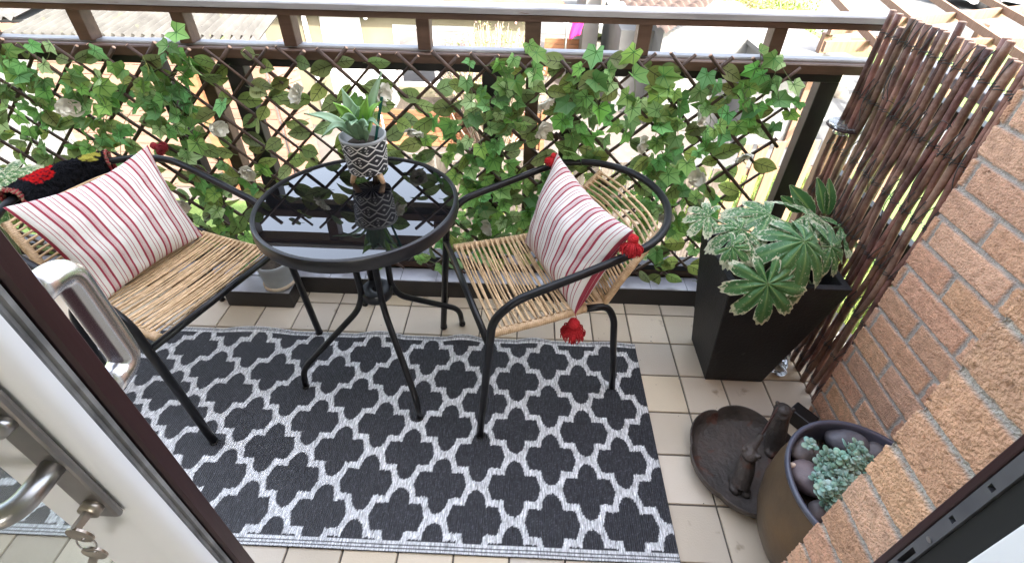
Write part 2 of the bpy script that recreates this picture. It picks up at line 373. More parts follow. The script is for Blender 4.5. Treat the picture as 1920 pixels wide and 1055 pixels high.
def cushion_mat():
    m, nt, b = nodes('striped_cotton')
    uv = N(nt, 'ShaderNodeUVMap'); sp = N(nt, 'ShaderNodeSeparateXYZ'); L(nt, uv.outputs[0], sp.inputs[0])
    mu = N(nt, 'ShaderNodeMath', operation='MULTIPLY'); mu.inputs[1].default_value = 6.1; L(nt, sp.outputs[0], mu.inputs[0])
    fr = N(nt, 'ShaderNodeMath', operation='FRACT'); L(nt, mu.outputs[0], fr.inputs[0])
    r = N(nt, 'ShaderNodeValToRGB'); cr = r.color_ramp; cr.interpolation = 'CONSTANT'
    W, Rd, P, T = (.80, .77, .73), (.36, .055, .085), (.46, .15, .18), (.38, .11, .14)
    st = [(0, Rd), (.095, W), (.115, T), (.132, W), (.158, T), (.175, W), (.202, T), (.219, W), (.246, T), (.263, W), (.285, Rd), (.38, W), (.585, P), (.622, W), (.74, P), (.777, W)]
    while len(cr.elements) > 1: cr.elements.remove(cr.elements[-1])
    cr.elements[0].position = 0; cr.elements[0].color = rgba(st[0][1])
    for p, c in st[1:]:
        e = cr.elements.new(p); e.color = rgba(c)
    L(nt, fr.outputs[0], r.inputs['Fac'])
    tc = N(nt, 'ShaderNodeTexCoord'); n1 = N(nt, 'ShaderNodeTexNoise'); n1.inputs['Scale'].default_value = 420; n1.inputs['Detail'].default_value = 3; L(nt, tc.outputs['Object'], n1.inputs['Vector'])
    mx = N(nt, 'ShaderNodeMix', data_type='RGBA', blend_type='MULTIPLY'); mx.inputs['Factor'].default_value = .28; L(nt, r.outputs['Color'], mx.inputs['A']); L(nt, n1.outputs['Fac'], mx.inputs['B'])
    L(nt, mx.outputs['Result'], b.inputs['Base Color']); b.inputs['Roughness'].default_value = .95; b.inputs['Specular IOR Level'].default_value = .15
    w = N(nt, 'ShaderNodeTexNoise'); w.inputs['Scale'].default_value = 14; w.inputs['Detail'].default_value = 5; L(nt, tc.outputs['Object'], w.inputs['Vector'])
    ad = N(nt, 'ShaderNodeMath', operation='ADD'); m2 = N(nt, 'ShaderNodeMath', operation='MULTIPLY'); m2.inputs[1].default_value = .12; L(nt, n1.outputs['Fac'], m2.inputs[0]); L(nt, w.outputs['Fac'], ad.inputs[0]); L(nt, m2.outputs[0], ad.inputs[1])
    bp = N(nt, 'ShaderNodeBump'); bp.inputs['Strength'].default_value = .35; bp.inputs['Distance'].default_value = .02; L(nt, ad.outputs[0], bp.inputs['Height']); L(nt, bp.outputs['Normal'], b.inputs['Normal'])
    return m
M['cushion'] = cushion_mat()

def rug_mat():
    m, nt, b = nodes('woven_rug')
    a = N(nt, 'ShaderNodeAttribute', attribute_name='Col'); tc = N(nt, 'ShaderNodeTexCoord')
    mp = N(nt, 'ShaderNodeMapping'); mp.inputs['Scale'].default_value = (230, 42, 1); L(nt, tc.outputs['Object'], mp.inputs['Vector'])
    n1 = N(nt, 'ShaderNodeTexNoise'); n1.inputs['Scale'].default_value = 1; n1.inputs['Detail'].default_value = 4; L(nt, mp.outputs[0], n1.inputs['Vector'])
    mr = N(nt, 'ShaderNodeMapRange'); mr.inputs['From Min'].default_value = .3; mr.inputs['From Max'].default_value = .75; mr.inputs['To Min'].default_value = .55; mr.inputs['To Max'].default_value = 1.9; L(nt, n1.outputs['Fac'], mr.inputs['Value'])
    mx = N(nt, 'ShaderNodeMix', data_type='RGBA', blend_type='MULTIPLY'); mx.inputs['Factor'].default_value = 1; L(nt, a.outputs['Color'], mx.inputs['A'])
    L(nt, mr.outputs['Result'], mx.inputs['B']); L(nt, mx.outputs['Result'], b.inputs['Base Color'])
    b.inputs['Roughness'].default_value = .5; b.inputs['Specular IOR Level'].default_value = .35
    wv = N(nt, 'ShaderNodeTexWave', bands_direction='X'); wv.inputs['Scale'].default_value = 52; wv.inputs['Distortion'].default_value = .6; L(nt, tc.outputs['Object'], wv.inputs['Vector'])
    ad = N(nt, 'ShaderNodeMath', operation='ADD'); L(nt, wv.outputs['Fac'], ad.inputs[0]); L(nt, n1.outputs['Fac'], ad.inputs[1])
    bp = N(nt, 'ShaderNodeBump'); bp.inputs['Strength'].default_value = .7; bp.inputs['Distance'].default_value = .003; L(nt, ad.outputs[0], bp.inputs['Height']); L(nt, bp.outputs['Normal'], b.inputs['Normal'])
    return m
M['rug'] = rug_mat()
def glass_mat():
    m, nt, b = nodes('door_glass')
    b.inputs['Base Color'].default_value = (.92, .96, .95, 1); b.inputs['Roughness'].default_value = .02; b.inputs['Transmission Weight'].default_value = 1; b.inputs['IOR'].default_value = 1.45
    tr = N(nt, 'ShaderNodeBsdfTransparent'); tr.inputs['Color'].default_value = (.9, .94, .93, 1); ms = N(nt, 'ShaderNodeMixShader')
    gl = N(nt, 'ShaderNodeBsdfGlossy'); gl.inputs['Roughness'].default_value = .02; fz = N(nt, 'ShaderNodeLayerWeight'); fz.inputs['Blend'].default_value = .5; pw = N(nt, 'ShaderNodeMath', operation='POWER'); pw.inputs[1].default_value = 4; L(nt, fz.outputs['Facing'], pw.inputs[0]); ma = N(nt, 'ShaderNodeMath', operation='MULTIPLY_ADD'); ma.inputs[1].default_value = .6; ma.inputs[2].default_value = .04; L(nt, pw.outputs[0], ma.inputs[0])
    L(nt, ma.outputs[0], ms.inputs['Fac']); L(nt, tr.outputs[0], ms.inputs[1]); L(nt, gl.outputs[0], ms.inputs[2]); L(nt, ms.outputs[0], nt.nodes['Material Output'].inputs['Surface'])
    return m
M['glass'] = glass_mat()

# ================================================================== SETTING
# floor tiles
b = MB()
TX, TY, TS, G = -.9018, 1.4265, .15, .0022
for i in range(-15, 15):
    for j in range(-9, 1):
        x0, x1, y0, y1 = TX + i * TS + G, TX + (i + 1) * TS - G, TY + j * TS + G, TY + (j + 1) * TS - G
        if x1 < -3 or y0 < .2: continue
        y1 = min(y1, 1.4865) if j >= 0 else y1
        x1 = min(x1, 1.3)
        t = .80 + .24 * random.random(); w = random.random() * .09
        z = .0005 * random.random()
        e = .0015
        V = [(x0, y0, -.004), (x1, y0, -.004), (x1, y1, -.004), (x0, y1, -.004), (x0 + e, y0 + e, z), (x1 - e, y0 + e, z), (x1 - e, y1 - e, z), (x0 + e, y1 - e, z)]
        b.add(V, [[4, 5, 6, 7], [0, 1, 5, 4], [1, 2, 6, 5], [2, 3, 7, 6], [3, 0, 4, 7]], col=np.tile((t, t * (1 - w * .6), t * (1 - w * 2)), (8, 1)))
b.box((-.85, .87, -.05), (4.4, 1.36, .09), mi=1)
structure(b.build('floor', [M['tile'], M['grout']], smooth=False))
b = MB()
for i in range(150):
    x, y = random.uniform(-1.6, 1.0), random.uniform(.4, 1.48)
    if x < .46 and y < 1.27 and random.random() > .12: continue
    r = random.uniform(.0008, .0022); a = random.random() * 6; z = .001 if not (x < .46 and y < 1.27) else .008
    b.add([(x + r * math.cos(a + k * 1.57) * random.uniform(.6, 1.7), y + r * math.sin(a + k * 1.57), z + .001 * (k % 2)) for k in range(4)], [[0, 1, 2, 3]])
o = b.build('litter', pm('dirt_speck', (.05, .035, .02), rough=.9), smooth=False); o['kind'] = 'stuff'
# kerb
b = MB()
def kerb_top(x, y): return .086 + .0008 * nz3(x * 9, y * 9, 0)
b.box((-.85, 1.60, .0), (4.4, .226, .168))
k = thing('balcony_kerb', 'low black painted kerb with flaking white patches under the railing', 'kerb', (-.85, 1.60, 0), kind='thing')
b.build('kerb_body', M['black_frame'], k, smooth=False, bevel=.005)
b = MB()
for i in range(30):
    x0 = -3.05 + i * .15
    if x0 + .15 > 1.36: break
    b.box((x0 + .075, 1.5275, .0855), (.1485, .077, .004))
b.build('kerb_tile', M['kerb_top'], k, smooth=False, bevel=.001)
b = MB(); k = thing('kerb_plinth', 'black painted block jutting from the kerb under the grey pot', 'plinth', (-1.068, 1.437, 0), kind='thing')
b.box((-1.068, 1.437, .0415), (.275, .096, .083)); b.build('plinth_body', M['black_frame'], k, smooth=False, bevel=.005)
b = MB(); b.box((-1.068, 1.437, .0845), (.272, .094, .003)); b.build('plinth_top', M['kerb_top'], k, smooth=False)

# room ceiling, unseen shade block added on top, house wall, room behind the camera
b = MB(); b.box((-.5, -1.40, 2.43), (9, 3.62, .16)); structure(b.build('ceiling', M['ceiling'], smooth=False))
b = MB(); b.box((-.5, -1.45, 3.5), (12, 3.5, 1.98)); tag(b.build('shade_block', M['white_render'], smooth=False), 'unseen block added above the balcony door to shade balcony and fence', 'house', kind='thing')
b = MB(); b.box((.3, -1.4, -.03), (4.6, 3.2, .058)); structure(b.build('room_floor', M['carpet'], smooth=False))
b = MB(); b.box((-2.05, -1.4, 1.17), (.1, 3.3, 2.34)); b.box((2.65, -1.4, 1.17), (.1, 3.3, 2.34)); b.box((-1.15, -3.05, 1.17), (1.9, .1, 2.34)); b.box((1.75, -3.05, 1.17), (1.9, .1, 2.34)); b.box((.3, -3.05, .5), (1.0, .1, 1.0)); b.box((.3, -3.05, 2.2), (1.0, .1, .3)); structure(b.build('room_wall', M['plaster'], smooth=False))

BR = [(.82, .50, .335), (.80, .475, .31), (.84, .53, .37), (.81, .50, .35), (.84, .51, .32), (.79, .46, .315)]
def brick_surface(b, path, z0, z1, res, off, bed0, course=.0793, seed=0, fineZ=1.35):
    """height-field brickwork along a ground path; outward normal is to the left of the path direction"""
    P = dense(path, res); seglen = np.r_[0, np.cumsum(np.linalg.norm(np.diff(P, axis=0), axis=1))]
    T = np.gradient(P, axis=0); T /= np.linalg.norm(T, axis=1)[:, None]; Nn = np.c_[-T[:, 1], T[:, 0]]
    zs = np.r_[np.arange(z0, min(z1, fineZ), res), np.linspace(min(z1, fineZ), z1, 12) if z1 > fineZ else [z1]]
    V = np.zeros((len(P), len(zs), 3)); C = np.ones((len(P), len(zs), 3))
    mw = .0044
    for i, p in enumerate(P):
        u = seglen[i]
        for j, z in enumerate(zs):
            wob = .0016 * nz3(u * 30, z * 30, seed)
            q = (z - bed0) / course; k = math.floor(q); fz = (q - k) * course
            dz = min(fz, course - fz)
            uu = u + off + (.1125 if k % 2 else 0)
            kb = math.floor(uu / .225); fu = uu - kb * .225; du = min(fu, .225 - fu)
            d = min(dz, du) + wob + .0012 * nz3(u * 140, z * 140, seed + 5)
            t = max(0.0, min(1.0, (d - mw) / .0020)); t = t * t * (3 - 2 * t)
            rough = .0016 * nz3(u * 190, z * 190, seed + 9) + .0009 * nz3(u * 60, z * 60, seed + 3)
            pit = nz3(u * 210, z * 260, seed + 14); pit = max(0, pit - .38) * .012
            h = -.0046 * (1 - t) + (rough - pit) * (.4 + .6 * t)
            hb = random.Random(k * 977 + kb * 31 + seed); c0 = BR[hb.randrange(len(BR))]; s = .9 + .2 * hb.random()
            v = 1 + .16 * nz3(u * 55, z * 55, seed + 2) + .22 * nz3(u * 230, z * 230, seed + 21) - pit * 60
            mg = .56 + .05 * nz3(u * 70, z * 70, 4)
            C[i, j] = [t * c0[a] * s * v + (1 - t) * mg * (1.0, .93, .86)[a] for a in range(3)]
            V[i, j] = (p[0] + Nn[i][0] * h, p[1] + Nn[i][1] * h, z)
    b.grid(V, col=C, flip=True)
# reveal + outer face of the house wall, right of the door
b = MB()
brick_surface(b, [(.50, .262), (.50, .368), (1.008, .368)][::-1][0:0] or [(.50, .262), (.50, .368), (.62, .368)], -.02, 2.35, .0034, .1112, .8865 - .0793 * 11, seed=1)
brick_surface(b, [(.62, .368), (1.02, .368)], -.02, 2.35, .02, .125, 0, seed=1)
b.box((.93, .30, 1.17), (.84, .118, 2.34), col=np.tile((.4, .25, .15), (8, 1)))
b.box((-3.2, .32, 1.17), (3.86, .094, 2.34), col=np.tile((.4, .25, .15), (8, 1)))
b.box((-.39, .32, 2.24), (1.76, .094, .2), col=np.tile((.4, .25, .15), (8, 1)))
o = b.build('house_wall', M['brick']); tag(o, 'rough orange brick edge of the doorway beside the dark door frame', 'wall', kind='thing')
b = MB()
brick_surface(b, [(1.01, .368), (1.01, 1.006), (1.10, 1.006)], -.02, 1.6, .0042, .056, .353 - .0793 * 5, seed=4, fineZ=1.3)
b.box((1.125, .70, .79), (.21, .59, 1.6), col=np.tile((.4, .25, .15), (8, 1)))
o = b.build('brick_wall', M['brick']); tag(o, 'pale orange brick side wall ending beside the willow screen', 'wall', kind='thing')

# ================================================================== RAILING
RY = 1.57
rl = thing('balcony_railing', 'dark brown wooden balcony railing with grey painted top rail', 'railing', (-.6, RY, .09))
XL, XR = -2.95, 1.10
def beam(b, x0, x1, y0, y1, z0, z1): b.box(((x0 + x1) / 2, (y0 + y1) / 2, (z0 + z1) / 2), (x1 - x0, y1 - y0, z1 - z0))
b = MB()
def topbeam(b, x0, x1, y0, y1, z0, z1, mi):
    xs = np.arange(x0, x1 + .001, .03)
    P = []
    for (y, z) in ((y0, z0), (y0, z1 - .004), (y0 + .004, z1), (y1 - .004, z1), (y1, z1 - .004), (y1, z0), (y0, z0)):
        P.append([(x, y + .0012 * nz3(x * 6, z * 9, y * 30), z + .0012 * nz3(x * 7, y * 30, 3)) for x in xs])
    b.grid(np.array(P), mi=mi, flip=True)
topbeam(b, XL, XR, RY - .004, RY + .062, 1.128, 1.148, 0); b.build('top_rail', M['rail_paint'], rl, smooth=False)
b = MB(); topbeam(b, XL, XR, RY, RY + .056, 1.108, 1.128, 0); b.build('rail_underside', M['brown_wood'], rl, smooth=False)
b = MB(); topbeam(b, XL, XR, RY, RY + .062, .972, 1.004, 0); b.build('mid_rail', M['brown_wood'], rl, smooth=False)
b = MB(); topbeam(b, XL, XR, RY + .022, RY + .064, 1.004, 1.012, 0); b.build('mid_rail_cap', M['rail_paint'], rl, smooth=False)
for x in (-2.44, -2.10, -1.77, -1.43, -1.10, -.76, -.328, .016, .362, .773):
    b = MB(); w = .042 if abs(x - .016) > .01 else .05
    b.box((x, RY + .031, 1.060), (w, .05, .096)); b.build('baluster', M['brown_wood'], rl, smooth=False, bevel=.003)
for x, w in ((-1.11, .045), (-2.3, .045), (.022, .046), (1.32, .05)):
    b = MB(); b.box((x, RY + .075, .53), (w, .05, .886)); b.build('post', M['brown_wood'], rl, smooth=False, bevel=.003)
b = MB(); topbeam(b, XL, XR, RY + .004, RY + .06, .088, .118, 0); b.build('bottom_rail', M['brown_wood'], rl, smooth=False)
# framed panels
for x0, x1 in ((-2.85, -1.217), (-1.004, -.081), (.127, 1.013)):
    b = MB()
    if x0 < -2:
        spans = [(-1.262, -1.217), (-2.85, -2.80)]
    elif x0 < 0: spans = [(-1.004, -.939), (-.146, -.081)]
    else: spans = [(.127, .176), (.953, 1.013)]
    for a, c in spans: b.box(((a + c) / 2, RY + .028, .545), (c - a, .045, .80))
    b.box(((x0 + x1) / 2, RY + .028, .958), (x1 - x0, .047, .027))
    b.box(((x0 + x1) / 2, RY + .028, .132), (x1 - x0, .047, .027))
    b.build('panel_frame', M['black_frame'], rl, smooth=False, bevel=.003)
# side railing behind the willow screen
sr = thing('side_railing', 'grey and brown side railing half hidden behind the willow screen', 'railing', (1.13, 1.3, .09))
b = MB()
b.box((1.145, 1.30, 1.05), (.05, .62, .03)); b.build('top_rail', M['rail_paint'], sr, smooth=False, bevel=.003)
b = MB(); b.box((1.145, 1.30, .97), (.04, .62, .05)); b.build('mid_rail', M['black_frame'], sr, smooth=False, bevel=.003)
b = MB(); b.box((1.15, 1.3, .56), (.03, .62, .12)); b.build('slat', M['black_frame'], sr, smooth=False, bevel=.003)
b = MB(); b.box((1.145, 1.3, .04), (.05, .62, .09)); b.build('side_kerb', M['black_frame'], sr, smooth=False, bevel=.003)

# ================================================================== TRELLIS
TYY = 1.535
def ivy_template():
    ang = [180, 150, 118, 92, 70, 48, 26, 0, -26, -48, -70, -92, -118, -150]
    rad = [.10, .36, .56, .50, .40, .62, .50, .88, .50, .62, .40, .50, .56, .36]
    ang = [180, 152, 126, 100, 78, 52, 30, 0, -30, -52, -78, -100, -126, -152]
    rad = [.10, .40, .56, .47, .52, .72, .58, .95, .58, .72, .52, .47, .56, .40]
    V = [(0, 0, 0)] + [(r * math.sin(math.radians(a)), r * math.cos(math.radians(a)), 0) for a, r in zip(ang, rad)]
    V = np.array(V); n = len(ang)
    F = [[0, i + 1, (i + 1) % n + 1] for i in range(n)]
    return V, F
IV, IF = ivy_template()
def broad_template():
    ys = np.linspace(0, 1, 9); w = .36 * np.sin(PI * np.clip(ys, 0, 1) ** .85) ** .8 * (1 - .15 * ys)
    V = []; F = []
    for y, a in zip(ys, w): V += [(-a, y, 0), (-a * .5, y, 0), (0, y, 0), (a * .5, y, 0), (a, y, 0)]
    for i in range(8):
        for j in range(4): F.append([i * 5 + j, i * 5 + j + 1, (i + 1) * 5 + j + 1, (i + 1) * 5 + j])
    return np.array(V), F
BV, BF = broad_template()
def frame_from(nrm, tip):
    nrm = np.asarray(nrm, float); nrm = nrm / np.linalg.norm(nrm); tip = np.asarray(tip, float); tip = tip - nrm * (tip @ nrm); tip /= np.linalg.norm(tip) + 1e-9
    return np.stack([np.cross(tip, nrm), tip, nrm], 1)
def put_leaf(b, V, F, pos, nrm, tip, size, tint, fold=.25, curl=.25):
    R = frame_from(nrm, tip); W = V.copy()
    W[:, 2] = fold * np.abs(V[:, 0]) - curl * V[:, 1] ** 2 + .06 * np.sin(V[:, 0] * 7 + pos[0] * 50) * np.abs(V[:, 0])
    b.add((W * size) @ R.T + np.asarray(pos), F, uv=V[:, :2], col=np.tile(tint, (len(V), 1)))
def leaf_dir(spread=.55):
    n = np.array([random.gauss(0, spread), -1, .35 + random.gauss(0, spread)])
    a = random.gauss(0, .9); t = np.array([math.sin(a), random.gauss(0, .3), -math.cos(a)])
    return n, t
FLOW = [(130, 200), (410, 240), (560, 180), (465, 322), (775, 245), (716, 178), (1022, 192), (1016, 245), (1202, 272), (1310, 216), (1393, 292), (1308, 332), (1250, 405), (915, 425), (640, 330), (340, 385)]
IVY = [(0, 75, 130, 320, 70), (130, 80, 260, 320, 72), (260, 62, 350, 300, 50), (330, 80, 400, 330, 40), (370, 300, 480, 420, 34), (600, 150, 690, 240, 7), (800, 90, 870, 330, 30),
       (870, 100, 935, 340, 34), (930, 75, 985, 340, 26), (985, 60, 1010, 200, 8), (1050, 80, 1110, 300, 30), (1110, 80, 1200, 310, 44), (1200, 110, 1300, 330, 46),
       (1300, 85, 1400, 340, 40), (1400, 100, 1500, 300, 26), (860, 320, 1010, 480, 100), (1180, 300, 1320, 490, 70), (720, 280, 860, 340, 12), (380, 420, 480, 480, 14), (480, 330, 900, 500, 40), (1000, 320, 1190, 480, 40), (1300, 330, 1480, 480, 24)]
def in_gap(x): return False
def make_trellis(xa, xb, label, tip_z):
    t = thing('ivy_trellis', label, 'trellis', ((xa + xb) / 2, TYY, .1), 'artificial ivy trellis panels on the railing')
    sl = MB(); tips = MB(); nodes_ = []
    sp = .122; zt, zb = tip_z, .10
    for k in range(-40, 60):
        for sgn in (1, -1):
            x0 = (-.53 if sgn > 0 else -.457) + k * sp
            top = zt + random.uniform(-.008, .012); bot = zb + random.uniform(0, .05)
            za, zc = top, bot
            # clip to the panel
            def xat(z): return x0 + sgn * (zt - z)
            if sgn > 0:
                if x0 > xb or xat(zb) < xa: continue
                if x0 < xa: za = zt - (xa - x0)
                if xat(bot) > xb: zc = max(bot, zt - (xb - x0) - random.uniform(0, .03))
            else:
                if x0 < xa or xat(zb) > xb: continue
                if x0 > xb: za = zt - (x0 - xb) + random.uniform(0, .02)
                if xat(bot) < xa: zc = max(bot, zt - (x0 - xa))
            if za - zc < .05: continue
            y = TYY - .0045 if sgn > 0 else TYY + .0045
            n = max(4, int((za - zc) / .05)); zz = np.linspace(za, zc, n)
            ph = random.random() * 9
            P = np.array([(xat(z) + .0025 * math.sin(z * 14 + ph), y + .0015 * math.sin(z * 19 + ph), z) for z in zz])
            r = random.uniform(.0048, .0066)
            sl.tube(P, r * (1 + .12 * np.sin(np.arange(n) * 1.7 + ph)), seg=7)
            if za > zt - .02:
                d = (P[0] - P[1]) / np.linalg.norm(P[0] - P[1]); tips.tube([P[0] - d * .0005, P[0] + d * .0015], r * .95, seg=7)
            if sgn > 0:
                for q in np.arange(zt - sp / 2 + .02, zb, -sp / 2): nodes_.append((xat(q), q))
    sl.add(np.concatenate(tips.v), tips.f, mi=1); sl.build('lattice', [M['willow'], M['cutend']], t)
    iv = MB(); br = MB(); st = MB()
    for (x0, y0, x1, y1, n) in IVY:
        nst = max(1, int(n / 6.3))
        for s in range(nst):
            px = random.uniform(x0, x1); py = random.uniform(y0, y0 + (y1 - y0) * .6); ln = random.uniform(.35, .75) * (y1 - y0)
            prev = None
            for q in range(4):
                qx = px + random.uniform(-26, 26); qy = min(y1, py + ln * q / 4 + random.uniform(-8, 8))
                Y = TYY - random.uniform(.008, .05); p = ony(qx, qy, Y)
                if not (xa <= p[0] < xb + (.05 if xb > .5 else 0)) or p[2] < .10: continue
                nrm, tip = leaf_dir(.5)
                g = random.uniform(.45, 1.35); tint = (g * random.uniform(.75, 1.3), g, g * random.uniform(.7, 1.4))
                if random.random() < .08: tint = (2.2, 1.55, 2.6)  # a few leaves tinted pale and bluish to stand for glare
                put_leaf(iv, IV, IF, p, nrm, tip, random.uniform(.034, .060), tint, fold=random.uniform(.05, .6), curl=random.uniform(-.25, .65))
                if prev is not None and np.linalg.norm(prev - p) < .15:
                    st.tube(crom([prev, (prev + p) / 2 + np.array([random.gauss(0, .008), -.004, 0]), p], 3), .0011, seg=5, caps=False)
                prev = p
    for (x, z) in nodes_:
        for q in range(2):
            if random.random() > .80 or not (xa <= x <= xb) or z < .12: continue
            a = random.choice([1, -1]) * random.uniform(.5, 2.0)
            tip = np.array([math.sin(a), random.gauss(0, .25), -math.cos(a) * .8]); nrm = np.array([random.gauss(0, .45), -1, .3 + random.gauss(0, .5)])
            p = np.array([x + random.gauss(0, .012), TYY + random.uniform(-.022, .015), z + random.gauss(0, .012)])
            g = random.uniform(.55, 1.25)
            put_leaf(br, BV, BF, p, nrm, tip, random.uniform(.062, .09), (g * random.uniform(.8, 1.1), g, g * random.uniform(.7, 1.3)), fold=random.uniform(.1, .5), curl=random.uniform(-.2, .35))
            e = p - tip / np.linalg.norm(tip) * .015; st.tube([e, p], .001, seg=5, caps=False)
    for q in range(len(st.v)): pass
    V_, F_ = np.concatenate(st.v), st.f; iv.add(V_, F_, mi=1)
    iv.build('ivy_foliage', [M['ivy'], M['stem']], t, smooth=False); br.build('broad_foliage', M['broad'], t)
    for (fx, fy) in FLOW:
        c = ony(fx, fy, TYY - .045)
        if not (xa <= c[0] < xb): continue
        f = MB(); ax = np.array([random.gauss(0, .9), -1, random.gauss(.5, .7)]); ax /= np.linalg.norm(ax)
        u = np.cross(ax, (0.2, .1, 1)); u /= np.linalg.norm(u); w = np.cross(ax, u)
        for ring, (cnt, rr, up) in enumerate(((5, .035, .10), (3, .024, .5), (2, .012, .9))):
            pr = [random.uniform(.6, 1.25) for _ in range(cnt)]
            for q in range(cnt):
                a = q * 2 * PI / cnt + ring * .6 + random.gauss(0, .45); d = u * math.cos(a) + w * math.sin(a); s = np.cross(ax, d)
                n = 5; P = np.zeros((n, n, 3))
                for i in range(n):
                    for j in range(n):
                        tt = i / (n - 1); ss = (j / (n - 1) - .5) * 2; wd = math.sin(PI * (.12 + .80 * tt)) ** .6
                        P[i, j] = c + d * rr * pr[q] * tt * (1 - .1 * ss * ss) + s * rr * .75 * ss * wd + ax * rr * (up * (1 + .6 * math.sin(q * 2.7 + ring)) * tt ** 1.5 + .35 * ss * ss * wd + .12 * math.sin(tt * 7 + q * 2 + ss * 3))
                f.grid(P)
        f.build('flower', M['petal'], t)
    return t
make_trellis(-2.6, .10, 'willow lattice with artificial ivy and cream roses behind the bistro table', 1.012)
make_trellis(.105, .845, 'willow lattice with artificial ivy and cream roses next to the black planter', 1.03)

# ================================================================== WILLOW SCREEN
ws = thing('willow_screen', 'brown willow rod screen bound with dark wire at the brick wall', 'screen', (1.05, 1.3, 0))
rods = MB(); ends = MB(); wire = MB()
nr = 25; hbind = [.06, .22, .40, .58, .76, .94, 1.12]
yr = np.linspace(.985, 1.535, nr); cent = []
for i in range(nr):
    ph = random.random() * 6; H = 1.20 + random.uniform(-.012, .010) - (.0 if i < 21 else .03 * (i % 2)); amp = .0042
    zz = np.arange(.004, H, .03); r0 = random.uniform(.0082, .0098)
    lean = random.gauss(0, .0006)
    P = np.array([(1.05 + .004 * math.sin(z * 6 + ph) + (.003 if i % 2 else -.003), yr[i] + amp * math.cos(PI * z / .18 + (PI if i % 2 else 0)) * (1 if z < 1.02 else .5) + + .0012 * math.sin(z * 9 + ph) + lean * (z - .6) + .0016 * nz3(i * 3.1, z * 2.2, 2), z) for z in zz] )
    g = random.uniform(.65, 1.35)
    rods.tube(P, r0 * (1 + .1 * np.array([nz3(i * 5.3, z * 14, 0) for z in zz])), seg=9, col=(g * random.uniform(.9, 1.1), g * random.uniform(.85, 1.1), g))
    d = (P[-1] - P[-2]) / np.linalg.norm(P[-1] - P[-2]); ends.tube([P[-1] - d * .0004, P[-1] + d * .0012], r0 * .93, seg=9)
    cent.append((P, r0))
    for z in hbind:
        if z > H - .03: continue
        k = int(z / .03); c = P[min(k, len(P) - 1)]
        a = np.linspace(0, 2 * PI * 1.6, 18)
        wire.tube(np.c_[c[0] + (r0 + .0013) * np.cos(a), c[1] + (r0 + .0013) * np.sin(a), c[2] + .006 * np.linspace(-1, 1, 18) + .002 * np.sin(a * 2)], .0011, seg=5)
        if i and random.random() < .6: # slanting strand to the previous rod
            Q = cent[i - 1][0]; e = Q[min(k + 2, len(Q) - 1)]
            wire.tube(crom([c + (-.011, 0, -.01), (c + e) / 2 + (-.013, 0, 0), e + (-.011, 0, .004)], 4), .0013, seg=5)
for i in range(12):  # loose slanting tendrils
    k = random.randrange(1, nr - 2); z = random.uniform(.1, 1.1); P, r0 = cent[k]; Q = cent[k + 1][0]
    a = P[int(z / .03)] + (-.0115, 0, 0); e = Q[min(int(z / .03) + 3, len(Q) - 1)] + (-.0115, 0, 0)
    wire.tube(crom([a, (a + e) / 2 + (-.008, 0, 0), e], 4), .0012, seg=5)
for i in range(9):
    P = cent[random.randrange(nr)][0]; c = P[min(int(random.uniform(.9, 1.17) / .03), len(P) - 1)]
    e = c + np.array([-.02, random.uniform(-.03, .03), random.uniform(-.02, .03)])
    wire.tube(crom([c, (c + e) / 2 + (-.01, 0, .008), e], 4), .0009, seg=5)
rods.add(np.concatenate(ends.v), ends.f, mi=1); rods.add(np.concatenate(wire.v), wire.f, mi=2); rods.build('willow_rod', [M['willow_rod'], M['cutend'], M['wire']], ws)

# ================================================================== RUG
px, dy, y00, x00 = .222, .0931, 1.1655, .117
RX0, RX1, RY0, RY1 = -1.80, .4595, .519, 1.2655
cell = .0028
xs = np.arange(RX0, RX1 + 1e-6, cell); ys = np.arange(RY0, RY1 + 1e-6, cell)
XX, YY = np.meshgrid(xs, ys, indexing='ij')
rough_edge = rng.uniform(-1, 1, (len(xs), 1)) * .0024
def dark_mask(X, Y):
    row = np.round((y00 - Y) / dy).astype(int); out = np.zeros(X.shape, bool)
    for dr in (-1, 0, 1):
        r = row + dr; cyy = y00 - r * dy; offx = np.where(r % 2 == 0, 0, px / 2)
        xx = (X - x00 - offx + px / 2) % px - px / 2; yy = np.abs(Y - cyy); ax = np.abs(xx)
        body = (yy < .0368) & (ax < .0660 + .0130 * (1 - yy / .0368))
        lobe = (yy >= .030) & (((ax / .0300) ** 2.0 + (np.maximum(yy - .037, 0) / .0445) ** 2.0) < 1)
        out |= body | lobe
    return out
Xn = XX + .0; Yn = YY + rough_edge
D = dark_mask(Xn, Yn)
e0 = YY - RY0; e1 = RY1 - YY
border = (e0 < .027) | (e1 < .022)
def stripe(e): return ((e > .006) & (e < .0088)) | ((e > .0135) & (e < .0165))
lines = np.where(e0 < .027, ((e0 < .0015) | ((e0 > .0075) & (e0 < .0105)) | ((e0 > .0155) & (e0 < .0190))), ((e1 < .0015) | ((e1 > .0055) & (e1 < .0085)) | ((e1 > .0125) & (e1 < .0155))))
dark = np.where(border, lines, D) | (XX > RX1 - .004) 
dc = np.array([.028, .028, .033]); wc = np.array([.60, .60, .61])
fleck = np.where(rng.random(XX.shape) > .90, 2.3, 1.0)
C = np.where(dark[..., None], dc * fleck[..., None], wc) * (1 + .10 * rng.standard_normal(XX.shape)[..., None])
far = np.clip((YY - 1.18) / .085, 0, 1); near = np.clip((.60 - YY) / .08, 0, 1)
wave = .5 + .5 * np.sin(XX * 19 + 1.1 * np.sin(XX * 5)); 
ZZ = .0055 + far ** 2 * (.021 * np.clip(np.sin(XX * 17 + 2.0 * np.sin(XX * 3.1)) , 0, 1) * np.clip(.8 - XX, .3, 1)) + near ** 2 * .002 * wave
